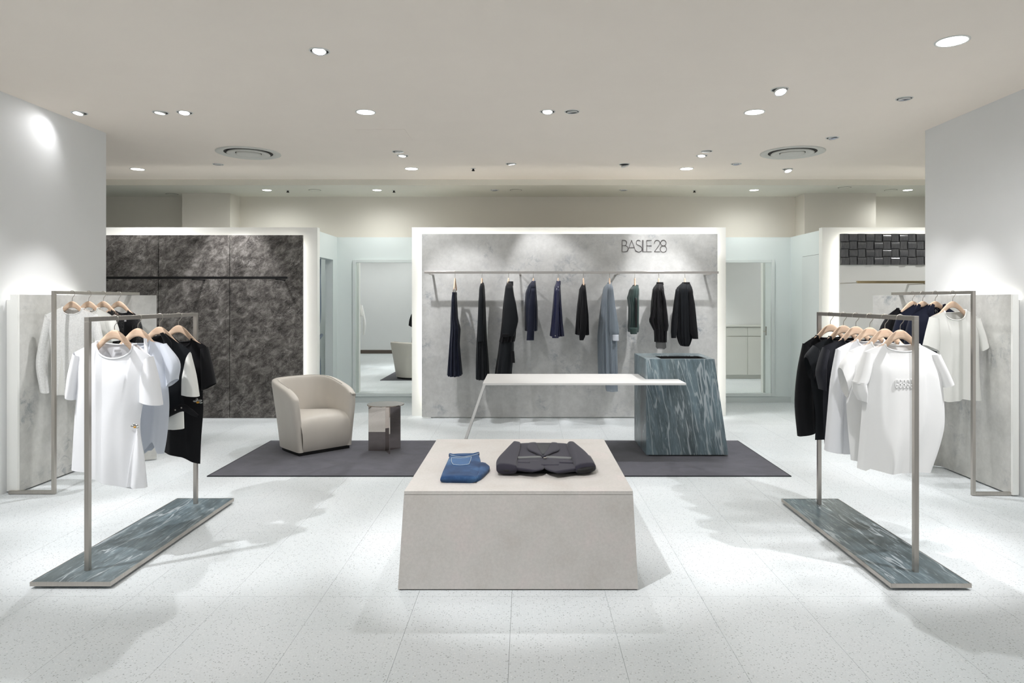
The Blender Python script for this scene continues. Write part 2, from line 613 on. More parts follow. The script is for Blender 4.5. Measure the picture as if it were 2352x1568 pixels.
# fitting room wall with its curtain opening
fit = MB()
fit.box(-2.862, -2.75, 8.9, 9.05, 0, WH)
fit.box(-2.862, -2.75, 9.755, Y_WALL, 0, WH)
fit.box(-2.862, -2.75, 9.05, 9.755, 2.07, WH)
struct(fit.build('wall_fitting_room', M['wall_cool']), 'narrow white side wall with a curtained fitting room opening', 'wall')
side = MB()
side.box(3.87, 3.99, 8.9, Y_WALL, 0, WH)
wall_side = struct(side.build('wall_passage', M['wall_cool']), 'white side wall of the right passage holding a flush door', 'wall')
d1 = struct(MB().box(3.856, 3.872, 8.93, 9.526, 0.01, 2.095).build('door_1', M['trim'], bevel=0.002), 'flush white door in the right passage side wall', 'door')
MB().box(3.868, 3.874, 8.925, 9.531, 0.01, 2.10).build('door_gap', M['gap'], d1)
hd = MB().tube([(3.856, 8.98, 0.99), (3.815, 8.98, 0.99)], 0.009)
hd.tube([(3.815, 8.975, 0.99), (3.815, 9.09, 0.99)], 0.008)
hd.box(3.848, 3.857, 8.96, 9.0, 0.93, 1.07)
hd.build('door_handle', M['steel'], d1)

# the two side walls (pillars) that frame the view
wl = struct(MB().box(XL - 1.2, XL, 3.55, 6.56, 0, CEIL).build('wall_left', M['wall']), 'tall white wall on the left lit from above', 'wall')
wr = struct(MB().box(XR, XR + 1.2, 3.55, 6.466, 0, CEIL).build('wall_right', M['wall']), 'tall white wall on the right above the clothes rail', 'wall')
struct(MB().box(XL, XL + 0.012, 3.55, 5.20, 0, 0.115).build('baseboard_left', M['baseboard'], bevel=0.002), 'pale grey baseboard along the left wall', 'baseboard')
struct(MB().box(XR - 0.012, XR, 3.55, 5.14, 0, 0.115).build('baseboard_right', M['baseboard'], bevel=0.002), 'pale grey baseboard along the right wall', 'baseboard')
struct(MB().box(-2.75, -1.46, Y_WALL - 0.012, Y_WALL, 0, 0.085).build('baseboard_back_left', M['baseboard']), 'grey baseboard under the left mirror', 'baseboard')
struct(MB().box(2.585, 3.87, Y_WALL - 0.012, Y_WALL, 0, 0.085).build('baseboard_back_right', M['baseboard']), 'grey baseboard under the right mirror', 'baseboard')
# outer shell of the place, and the short wall that the left mirror shows
struct(MB().box(-X_OUT - 0.1, -X_OUT, -5, 10.3, 0, CEIL).build('wall_outer_left', M['wall']), 'far white wall left of the shop', 'wall')
struct(MB().box(X_OUT, X_OUT + 0.1, -5, 10.3, 0, CEIL).build('wall_outer_right', M['wall']), 'far white wall right of the shop', 'wall')
wf = struct(MB().box(-X_OUT, -2.4, 0.75, 0.9, 0, CEIL).build('wall_front', M['wall']), 'white wall seen only in the left mirror', 'wall')
MB().box(-X_OUT, -2.4, 0.9, 0.915, 0, 0.10).build('skirting', M['brown_base'], wf)

# ------------------------------------------------------------------ back-lit display bays
def frame_strip(mb, x0, x1, z0, z1, y, sides, r=0.012):
    if 'l' in sides:
        mb.box(x0, x0 + r, y, y + r, z0, z1)
    if 'r' in sides:
        mb.box(x1 - r, x1, y, y + r, z0, z1)
    if 't' in sides:
        mb.box(x0, x1, y, y + r, z1 - r, z1)

# centre bay
bay = thing('display_wall', 'white back-lit display wall with a large grey plaster panel behind the counter', 'display wall', (0.56, Y_BAY, 0))
MB().box(-1.466, 2.585, Y_BAY, 9.94, 0, 2.433).build('backing_frame', M['frame_white'], bay)
MB().box(-1.313, 2.432, Y_PANEL, Y_PANEL + 0.03, 0.014, 2.333).build('plaster_panel', M['concrete'], bay, bevel=0.002)
MB().box(-1.20, 2.32, Y_PANEL + 0.03, Y_BAY, 0.0, 2.22).build('panel_core', M['frame_white'], bay)
s = MB()
frame_strip(s, -1.24, 2.36, 0.10, 2.26, Y_PANEL + 0.075, 'lrt')
s.build('light_strip', M['led'], bay)

# left bay: charcoal marble panels
bay2 = thing('display_wall', 'white back-lit display wall clad in charcoal marble panels', 'display wall', (-4.2, Y_BAY, 0))
MB().box(-X_OUT, -2.685, Y_BAY, 8.91, 0, 2.433).build('backing_frame', M['frame_white'], bay2)
xs = [-6.47, -5.56, -4.65, -3.746, -2.819]
for a, b in zip(xs, xs[1:]):
    MB().box(a + 0.004, b - 0.004, Y_PANEL, Y_PANEL + 0.03, 0.004, 2.317).build('marble_panel', M['dark_marble'], bay2)
MB().box(-6.4, -2.93, Y_PANEL + 0.03, Y_BAY, 0.0, 2.2).build('panel_core', M['gap'], bay2)
s = MB()
frame_strip(s, -6.4, -2.885, 0.10, 2.25, Y_PANEL + 0.075, 'rt')
s.build('light_strip', M['led'], bay2)

# right bay: glazed weave tiles over a white panel
bay3 = thing('display_wall', 'white back-lit display wall topped by dark woven-look tiles', 'display wall', (5.2, Y_BAY, 0))
MB().box(3.83, X_OUT, Y_BAY, 8.91, 0, 2.433).build('backing_frame', M['frame_white'], bay3)
PX0 = 3.983
MB().box(PX0, X_OUT, Y_PANEL, Y_PANEL + 0.03, 0.01, 2.333).build('white_panel', M['frame_white'], bay3)
MB().box(PX0 + 0.1, X_OUT, Y_PANEL + 0.03, Y_BAY, 0.0, 2.2).build('panel_core', M['frame_white'], bay3)
MB().box(PX0, X_OUT, Y_PANEL - 0.006, Y_PANEL, 1.941, 2.333).build('grout_bed', M['grout'], bay3)
s = MB()
frame_strip(s, PX0 + 0.06, X_OUT, 0.10, 2.26, Y_PANEL + 0.075, 'lt')
s.build('light_strip', M['led'], bay3)

def tile_mesh(horizontal, name, parent, loc, tilt):
    """a cushion-curved tile, bowed along one axis"""
    n, h = 10, 0.0485
    rows = []
    for i in range(n + 1):
        u = -1 + 2 * i / n
        bow = 0.020 * (1 - u * u) ** 0.5 if abs(u) < 1 else 0.0
        row = []
        for k in (-1, 1):
            w_ = h
            if horizontal:
                row.append((k * w_, -0.004 - bow, u * h))
            else:
                row.append((u * h, -0.004 - bow, k * w_))
        rows.append(row)
    mb = MB().grid(rows)
    # cheeks and rim
    ns = len(rows)
    for k in (0, 1):
        mb.f.append(tuple(2 * i + k for i in (range(ns) if k else range(ns - 1, -1, -1))))
    me = bpy.data.meshes.new(name)
    me.from_pydata(mb.v, [], mb.f)
    me.materials.append(M['tile'])
    return me
T_H = tile_mesh(True, 'weave_tile_across', None, None, 0)
T_V = tile_mesh(False, 'weave_tile_upright', None, None, 0)
rt = random.Random(3)
for r in range(4):
    for c in range(24):
        o = bpy.data.objects.new('tile', T_H if (r + c) % 2 else T_V)
        COL.objects.link(o)
        o.parent = bay3
        cx, cz = PX0 + 0.0545 + c * 0.106, 2.333 - 0.049 - r * 0.098
        o.location = (cx - 5.2, Y_PANEL - 0.006 - Y_BAY, cz)
        o.rotation_euler = (rt.uniform(-0.06, 0.06), rt.uniform(-0.012, 0.012), rt.uniform(-0.05, 0.05))
        o.scale = (1.07, 1, 1)

# curtain in the fitting room
cu = thing('curtain', 'blue grey curtain tied back in the fitting room opening', 'curtain', (-2.95, 9.4, 0))
rows = []
for i in range(22):
    v = i / 21
    z = 2.1 * (1 - v) + 0.03
    pinch = math.exp(-((z - 0.92) / 0.22) ** 2)
    row = []
    for j in range(60):
        u = j / 59
        y = 9.02 + 0.72 * (0.5 + (u - 0.5) * (1 - 0.45 * pinch))
        x = -2.93 + 0.035 * math.sin(u * 2 * PI * 7 + 0.6 * math.sin(3 * v)) * (1 - 0.3 * pinch)
        row.append((x, y, z))
    rows.append(row)
MB().grid(rows).build('drape', M['curtain'], cu, smooth=True, solid=0.003)
tie = MB()
tie.tube([(-2.885, 9.13, 0.90), (-2.875, 9.3, 0.925), (-2.87, 9.45, 0.95), (-2.885, 9.66, 1.0)], 0.022)
tie.build('tie_back', M['curtain'], cu, smooth=True)
MB().tube([(-2.93, 8.95, 2.13), (-2.93, 9.9, 2.13)], 0.012).build('curtain_rod', M['steel'], cu)

# mirrors
def mirror(x0, x1, label):
    m = thing('wall_mirror', label, 'mirror', ((x0 + x1) / 2, Y_WALL, 0.09))
    f_ = 0.045
    z0, z1 = 0.09, 2.084
    fr = MB()
    yf = Y_WALL - 0.03
    fr.box(x0, x0 + f_, yf, Y_WALL, z0, z1)
    fr.box(x1 - f_, x1, yf, Y_WALL, z0, z1)
    fr.box(x0 + f_, x1 - f_, yf, Y_WALL, z1 - f_, z1)
    fr.box(x0 + f_, x1 - f_, yf, Y_WALL, z0, z0 + f_)
    fr.build('frame', M['trim'], m, bevel=0.003)
    MB().box(x0 + f_, x1 - f_, Y_WALL - 0.008, Y_WALL - 0.001, z0 + f_, z1 - f_).build('glass', M['mirror'], m)
mirror(-2.515, -1.20, 'tall framed wall mirror left of the centre display wall')
mirror(2.35, 3.627, 'tall framed wall mirror right of the centre display wall')

# low cabinet that the right mirror shows
cb = thing('cabinet', 'low off white cabinet reflected in the right mirror', 'cabinet', (4.4, 6.75, 0))
MB().box(3.80, 5.0, 6.48, 6.985, 0.07, 0.985).build('body', M['cabinet'], cb)
MB().box(3.79, 5.01, 6.48, 7.02, 0.985, 1.01).build('worktop', M['cabinet'], cb)
MB().box(3.80, 5.0, 6.50, 6.95, 0.0, 0.07).build('plinth', M['cabinet'], cb)
for k in range(3):
    a = 3.802 + k * 0.4
    MB().box(a + 0.002, a + 0.396, 6.985, 7.003, 0.815, 0.975).build('drawer', M['cabinet'], cb, bevel=0.002)
    MB().box(a + 0.002, a + 0.396, 6.985, 7.003, 0.08, 0.80).build('door', M['cabinet'], cb, bevel=0.002)

# ================================================================== CEILING LAMPS
def area_spot(parent, loc, target, power, cone, blend=0.5, radius=0.04, col=(1, 0.99, 0.97)):
    ld = bpy.data.lights.new('lamp_light', 'SPOT')
    ld.energy = power * LIGHT
    ld.spot_size = math.radians(cone)
    ld.spot_blend = blend
    ld.shadow_soft_size = radius
    ld.color = col
    lo = bpy.data.objects.new('lamp_light', ld)
    COL.objects.link(lo)
    lo.parent = parent
    lo.location = Vector(loc) - parent.location
    d = Vector(target) - Vector(loc)
    lo.rotation_euler = d.to_track_quat('-Z', 'Y').to_euler()
    return lo

def ring_mesh(r, zc, c):
    return MB().lathe([(r * 0.86, zc), (r * 0.86, zc - 0.004), (r * 0.93, zc - 0.006), (r, zc - 0.003), (r, zc)], c, 36)

def at_ceiling(px, py, z=CEIL):
    y = F * (z - H) / (VY - py)
    return ((px - VX) * y / F, y)

def downlight(x, y, z, r, label, power, cone=168, col=(0.985, 0.99, 0.99)):
    t = thing('downlight', label, 'ceiling light', (x, y, z), 0, 'glowing round downlights')
    ring_mesh(r, z, (x, y, 0)).build('trim_ring', M['ring'], t, smooth=True)
    MB().disc(r * 0.87, z - 0.003, (x, y, 0), 36).build('diffuser', M['diffuser'], t)
    area_spot(t, (x, y, z - 0.02), (x, y, 0), power, cone, 0.9, r * 0.8, col)
    return t

def spotlight(x, y, z, r, label, target, power, cone=45, blend=0.6, lit=True, col=(0.985, 0.985, 1.0), drop=False):
    t = thing('spotlight', label, 'ceiling light', (x, y, z), 0, 'adjustable recessed spotlights')
    ring_mesh(r, z, (x, y, 0)).build('trim_ring', M['ring'], t, smooth=True)
    MB().disc(r * 0.87, z - 0.0015, (x, y, 0), 36).build('housing', M['black'], t)
    d = (Vector(target) - Vector((x, y, z))).normalized()
    c = (x, y, z)
    tilt = Vector((d.x * 0.42, d.y * 0.42, -1)).normalized() if not drop else Vector((d.x * 0.8, d.y * 0.8, -1)).normalized()
    q = tilt.to_track_quat('-Z', 'Y').to_matrix()
    hc = (x + d.x * r * 0.25, y + d.y * r * 0.25, z + (-0.012 if drop else 0.008))
    hp = MB().lathe([(r * 0.66, 0.0), (r * 0.70, -0.006), (r * 0.70, -0.017), (r * 0.64, -0.019)], hc, 28, q).build('lamp_head', M['ring'], t, smooth=True)
    MB().lathe([(r * 0.65, -0.017), (r * 0.5, -0.010), (r * 0.3, -0.008), (0.001, -0.008)], hc, 28, q).build('reflector', M['lens_dim'], hp, smooth=True)
    MB().disc(r * (0.60 if lit else 0.34), -0.0165 if lit else -0.011, hc, 28, q).build('lens', M['lens'] if lit else M['lens_dim'], hp)
    if power:
        p = Vector(c) + d * 0.06
        area_spot(t, p, target, power, cone, blend, 0.028, col)
    return t

DL = [  # px, py, ring radius, watts, words
    (2187, 94, 0.098, 70, 'large bright round downlight above the right wall'),
    (840, 257, 0.085, 80, 'bright round downlight above the armchair side of the shop'),
    (1733, 257, 0.088, 60, 'bright round downlight between the right rack and the counter'),
    (316, 388, 0.085, 60, 'bright round downlight close to the left wall edge'),
    (945, 387, 0.085, 60, 'bright round downlight left of the centre display wall'),
    (1577, 387, 0.085, 60, 'bright round downlight in front of the sign'),
]
for px, py, r, p, lab in DL:
    x, y = at_ceiling(px, py)
    downlight(x, y, CEIL, r, lab, p)
for px, lab in ((613, 'small soffit downlight above the marble wall'), (866, 'small soffit downlight above the left mirror'),
                (1732, 'small soffit downlight above the right mirror'), (2085, 'small soffit downlight by the right wall edge')):
    x, y = at_ceiling(px, 436, SOFF)
    downlight(x, y, SOFF, 0.068, lab, 26, 172, (0.96, 1.0, 0.985))

SP = [  # px, py, radius, target, watts, cone, lit, words
    (734, 117, 0.066, (-1.1, 2.2, 0.0), 10, 60, True, 'tilted spotlight shining towards the shop front'),
    (182, 259, 0.066, (-4.03, 5.45, 2.5), 6, 130, True, 'spotlight grazing the left wall'),
    (369, 258, 0.066, (-3.70, 5.6, 0.9), 110, 52, True, 'left spotlight of the pair over the left wall rail'),
    (424, 258, 0.066, (-2.5, 4.5, 0.7), 110, 50, True, 'right spotlight of the pair over the left wall rail'),
    (1258, 256, 0.066, (-0.1, 4.15, 0.5), 70, 46, True, 'left spotlight of the pair over the centre table'),
    (1314, 256, 0.066, (0.9, 6.9, 0.4), 80, 55, False, 'right spotlight of the pair over the centre table'),
    (1791, 205, 0.066, (2.1, 3.9, 0.9), 120, 50, True, 'protruding spotlight above the right rack'),
    (2077, 226, 0.064, (3.5, 5.9, 0.9), 80, 50, False, 'dark oval spotlight close to the right wall'),
    (1912, 316, 0.064, (3.55, 5.9, 0.8), 60, 50, False, 'spotlight above the right wall rail'),
    (914, 348, 0.064, (-0.55, Y_PANEL, 1.0), 120, 50, True, 'rear spotlight of the crossed pair near the left vent'),
    (925, 357, 0.064, (-1.9, 6.9, 0.2), 80, 55, True, 'front spotlight of the crossed pair near the left vent'),
    (501, 377, 0.064, (-3.7, Y_PANEL, 1.1), 110, 64, False, 'small spotlight in front of the marble wall'),
    (1174, 376, 0.064, (0.55, Y_PANEL, 1.0), 80, 56, True, 'spotlight above the middle of the hanging rail'),
    (1623, 347, 0.064, (1.6, Y_PANEL, 1.0), 120, 50, True, 'rear spotlight of the crossed pair near the right vent'),
    (1612, 357, 0.064, (1.3, 6.7, 0.4), 80, 50, True, 'front spotlight of the crossed pair near the right vent'),
    (1434, 377, 0.064, (1.70, Y_PANEL, 1.85), 40, 40, True, 'hanging lens spotlight washing the sign'),
    (1691, 376, 0.064, (2.9, 7.6, 0.0), 40, 60, False, 'small dark spotlight near the right vent'),
    (1809, 388, 0.064, (3.5, 7.0, 0.0), 45, 60, True, 'bright tilted spotlight below the right vent'),
]
for px, py, r, tgt, p, cone, lit, lab in SP:
    x, y = at_ceiling(px, py)
    spotlight(x, y, CEIL, r, lab, tgt, p, cone, 1.0 if cone > 100 else 0.6, lit, drop=px in (1791, 1434, 1809))
for px, lab, tx in ((1136, 'soffit spotlight left of the middle', 0.0), (1432, 'soffit spotlight right of the middle', 1.6)):
    x, y = at_ceiling(px, 436, SOFF)
    spotlight(x, y, SOFF, 0.062, lab, (tx, 9.2, 0), 0, 40, 0.5, False)
# out-of-view lamps, above and behind the camera; wall-rail spots and downlights are added
for x, y, tgt, p, cone, lab in (
        (-0.70, 2.38, (0.0, 3.95, 0.4), 210, 44, 'front spotlight aimed at the centre table'),
        (-3.35, 3.10, (-2.3, 4.2, 0.8), 200, 46, 'front spotlight aimed at the left rack'),
        (3.05, 3.00, (2.1, 4.15, 0.8), 200, 46, 'front spotlight aimed at the right rack'),
        (-3.55, 3.75, (-3.64, 5.5, 1.1), 95, 40, 'added front spotlight brightening the left wall rail'),  # extra lamp, added so the lace blouse gets light from the front
        (3.15, 3.6, (3.43, 5.5, 1.1), 70, 40, 'added front spotlight brightening the right wall rail'),  # matching extra lamp, added for the right wall rail
        (-1.9, 2.2, (-2.5, 3.9, 0.9), 80, 36, 'front spotlight aimed at the near end of the left rack'),
        (1.5, 2.2, (2.2, 3.8, 0.9), 90, 36, 'front spotlight aimed at the near end of the right rack')):
    spotlight(x, y, CEIL, 0.066, lab, tgt, p, cone, 0.6, True)
for x, lab in ((-2.4, 'left added fill downlight behind the camera'), (0.3, 'middle added fill downlight behind the camera'), (2.9, 'right added fill downlight behind the camera')):
    downlight(x, 0.3, CEIL, 0.09, lab, 9)  # unseen row added as general fill

for x, y, lab in ((-4.6, 2.0, 'added downlight brightening the wall seen in the left mirror'), (-3.3, 1.9, 'second added downlight for the wall seen in the left mirror'), (5.35, 7.6, 'added unseen downlight above the low cabinet'),  # lamps added out of view: two for the mirrored wall, one over the cabinet
                  (-2.0, -2.2, 'left added fill downlight of the rearmost row'), (2.0, -2.2, 'right added fill downlight of the rearmost row')):  # rear pair added as more fill
    downlight(x, y, CEIL, 0.09, lab, 60 if y > 0 else 30)

# round air vents
def vent(px, py, label):
    x, y = at_ceiling(px, py)
    t = thing('air_vent', label, 'air vent', (x, y, CEIL), 0, 'round ceiling air vents')
    c = (x, y, 0)
    z = CEIL
    MB().lathe([(0.335, z), (0.335, z - 0.006), (0.32, z - 0.011), (0.285, z - 0.012), (0.262, z - 0.004), (0.25, z)], c, 48).build('outer_ring', M['vent'], t, smooth=True)
    MB().lathe([(0.262, z - 0.001), (0.20, z - 0.0012)], c, 48).build('slot', M['gap'], t)
    MB().lathe([(0.215, z - 0.002), (0.225, z - 0.014), (0.205, z - 0.022), (0.17, z - 0.018), (0.135, z - 0.006)], c, 48).build('middle_ring', M['vent'], t, smooth=True)
    MB().lathe([(0.15, z - 0.001), (0.12, z - 0.0012)], c, 48).build('slot', M['gap'], t)
    MB().lathe([(0.125, z - 0.003), (0.13, z - 0.02), (0.115, z - 0.027), (0.05, z - 0.03), (0.001, z - 0.03)], c, 48).build('centre_cone', M['vent'], t, smooth=True)
vent(571, 351, 'round ringed air vent on the left half of the ceiling')
vent(1820, 350, 'round ringed air vent on the right half of the ceiling')

# flat speaker covers and sprinkler caps
for px, py, lab in ((723, 436, 'flat round cover plate above the left mirror'), (1185, 436, 'flat round cover plate left of the middle of the soffit'),
                    (1940, 430, 'flat round cover plate in front of the right column'), (2046, 436, 'flat round cover plate beside the rightmost soffit lamp'),
                    (395, 445, 'flat round cover plate in front of the left column')):
    x, y = at_ceiling(px, py, SOFF)
    t = thing('speaker_cover', lab, 'cover plate', (x, y, SOFF), 0, 'flat round soffit plates')
    MB().lathe([(0.085, SOFF), (0.085, SOFF - 0.004), (0.078, SOFF - 0.006), (0.001, SOFF - 0.006)], (x, y, 0), 32).build('plate', M['soffit'], t)
    MB().lathe([(0.083, SOFF - 0.0046), (0.079, SOFF - 0.0064), (0.077, SOFF - 0.0064)], (x, y, 0), 32).build('edge_groove', M['gap'], t)
for px, py, z, lab in ((1087, 387, CEIL, 'tiny sprinkler head near the middle of the ceiling'), (661, 437, SOFF, 'tiny sprinkler head beside the left soffit lamp'),
                       (905, 437, SOFF, 'tiny sprinkler head beside the lamp over the left mirror'), (1595, 437, SOFF, 'tiny sprinkler head right of the soffit middle')):
    x, y = at_ceiling(px, py, z)
    t = thing('sprinkler', lab, 'sprinkler', (x, y, z), 0, 'sprinkler heads')
    MB().lathe([(0.03, z), (0.03, z - 0.003), (0.016, z - 0.005), (0.012, z - 0.005)], (x, y, 0), 20).build('flange', M['ring'], t)
    MB().lathe([(0.012, z - 0.003), (0.012, z - 0.02), (0.02, z - 0.024), (0.018, z - 0.03), (0.001, z - 0.03)], (x, y, 0), 20).build('nozzle', M['gap'], t)

# ================================================================== FURNITURE
# rug
rug = thing('rug', 'long slate violet rug under the armchair and the stone counter', 'rug', (-0.22, 6.5, 0))
MB().box(-2.69, 2.243, 5.793, 7.23, 0.0, 0.008).build('pile', M['rug'], rug, bevel=0.002)
rb = MB()
for x0, x1, y0, y1 in ((-2.70, 2.253, 5.783, 5.797), (-2.70, 2.253, 7.226, 7.24), (-2.70, -2.686, 5.797, 7.226), (2.239, 2.253, 5.797, 7.226)):
    rb.box(x0, x1, y0, y1, 0.0, 0.0075)
rb.build('edge_binding', M['c_graphite'], rug)

# centre display table: tapering block
dt = thing('display_table', 'low tapering warm grey display block with folded clothes on top', 'display table', (-0.04, 4.18, 0))
YF, YB = 3.524, 4.836
def q4(x0, x1, y0, y1, z):
    return [(x0, y0, z), (x1, y0, z), (x1, y1, z), (x0, y1, z)]
MB().hexa(q4(-0.652, 0.576, YF + 0.006, YB - 0.0, 0.0), q4(-0.652, 0.576, YF + 0.006, YB, 0.006)).build('shadow_plinth', M['gap'], dt)
MB().hexa(q4(-0.6585, 0.582, YF + 0.002, YB + 0.03, 0.006), q4(-0.627, 0.555, YF + 0.002, YB, 0.493)).build('body', M['plinth'], dt)
MB().hexa(q4(-0.6585, 0.582, YF, YF + 0.002, 0.006), q4(-0.6272, 0.5552, YF, YF + 0.002, 0.4925)).build('front_panel', M['plinth'], dt)
MB().hexa(q4(-0.627, 0.555, YF, YB, 0.494), q4(-0.6265, 0.5545, YF, YB, 0.513)).build('top_panel', M['plinth'], dt, bevel=0.0015)

# stone cash counter
ct = thing('cash_counter', 'tapering blue green banded stone counter with a sunken black tray', 'counter', (1.5, 6.85, 0.008))
def xr(z):
    return lerp(1.933, 1.80, (z - 0.02) / 0.914)
def xr_b(z):
    return lerp(1.965, 1.835, (z - 0.02) / 0.914)
CF, CB = 6.504, 7.21
def cslab(x0, x1, y0, y1, z0, z1, slope):
    """x1 follows the leaning right side when slope is set"""
    def cx(y, z):
        if not slope:
            return x1
        return lerp(xr(z), xr_b(z), (y - CF) / (CB - CF))
    return MB().hexa([(x0, y0, z0), (cx(y0, z0), y0, z0), (cx(y1, z0), y1, z0), (x0, y1, z0)],
                     [(x0, y0, z1), (cx(y0, z1), y0, z1), (cx(y1, z1), y1, z1), (x0, y1, z1)])
cslab(1.18, 1.90, CF + 0.03, CB - 0.03, 0.008, 0.022, False).build('recessed_foot', M['black'], ct)
cslab(1.15, 0, CF, CB, 0.022, 0.86, True).build('body', M['stone'], ct)
rim = MB()
for part in (cslab(1.15, 0, CF, 6.55, 0.86, 0.934, True), cslab(1.15, 0, 6.90, CB, 0.86, 0.934, True),
             cslab(1.15, 1.30, 6.55, 6.90, 0.86, 0.934, False), cslab(1.746, 0, 6.55, 6.90, 0.86, 0.934, True)):
    rim.add(part.v, part.f)
rim.build('top_rim', M['stone'], ct)
tray = MB()
tray.box(1.30, 1.746, 6.55, 6.90, 0.861, 0.866)
tray.box(1.30, 1.306, 6.55, 6.90, 0.866, 0.928)
tray.box(1.74, 1.746, 6.55, 6.90, 0.866, 0.928)
tray.box(1.306, 1.74, 6.55, 6.556, 0.866, 0.928)
tray.box(1.306, 1.74, 6.894, 6.90, 0.866, 0.928)
tray.build('tray', M['black'], ct)

# white table running into the counter
wt = thing('table', 'white cantilever table with one slanted leg joined to the stone counter', 'table', (0.4, 6.5, 0))
top = MB()
poly = [(-0.387, 6.18), (1.455, 6.18), (1.455, 6.498), (1.146, 6.498), (1.146, 6.95), (-0.387, 6.95)]
top.prism_z(poly, 0.726, 0.745)
top.build('table_top', M['white_top'], wt, bevel=0.0015)
lg = MB()
def lx(z):
    return -0.387 - (0.726 - z) * 0.345
zb = 0.009
lg.hexa([(lx(zb), 6.18, zb), (lx(zb) + 0.024, 6.18, zb), (lx(zb) + 0.024, 6.53, zb), (lx(zb), 6.53, zb)],
        [(-0.387, 6.18, 0.726), (-0.363, 6.18, 0.726), (-0.363, 6.53, 0.726), (-0.387, 6.53, 0.726)])
lg.build('leg', M['white_top'], wt)

# mirrored side table
st = thing('side_table', 'small round side table of polished mirror steel plates beside the armchair', 'side table', (-1.382, 6.75, 0.008))
MB().lathe([(0.001, 0.463), (0.181, 0.463), (0.181, 0.471), (0.001, 0.471)], (-1.382, 6.75, 0), 56).build('table_top', M['polished_top'], st)
for k, a in enumerate((180, 294, 44)):
    a = math.radians(a)
    d = Vector((math.cos(a), math.sin(a), 0))
    n = Vector((-math.sin(a), math.cos(a), 0)) * 0.005
    c = Vector((-1.382, 6.75, 0)) + d * 0.003
    e = Vector((-1.382, 6.75, 0)) + d * 0.170
    MB().hexa([tuple(c + n) [:2] + (0.008,), tuple(c - n)[:2] + (0.008,), tuple(e - n)[:2] + (0.008,), tuple(e + n)[:2] + (0.008,)],
              [tuple(c + n) [:2] + (0.463,), tuple(c - n)[:2] + (0.463,), tuple(e - n)[:2] + (0.463,), tuple(e + n)[:2] + (0.463,)]).build('support_plate', M['polished'], st)

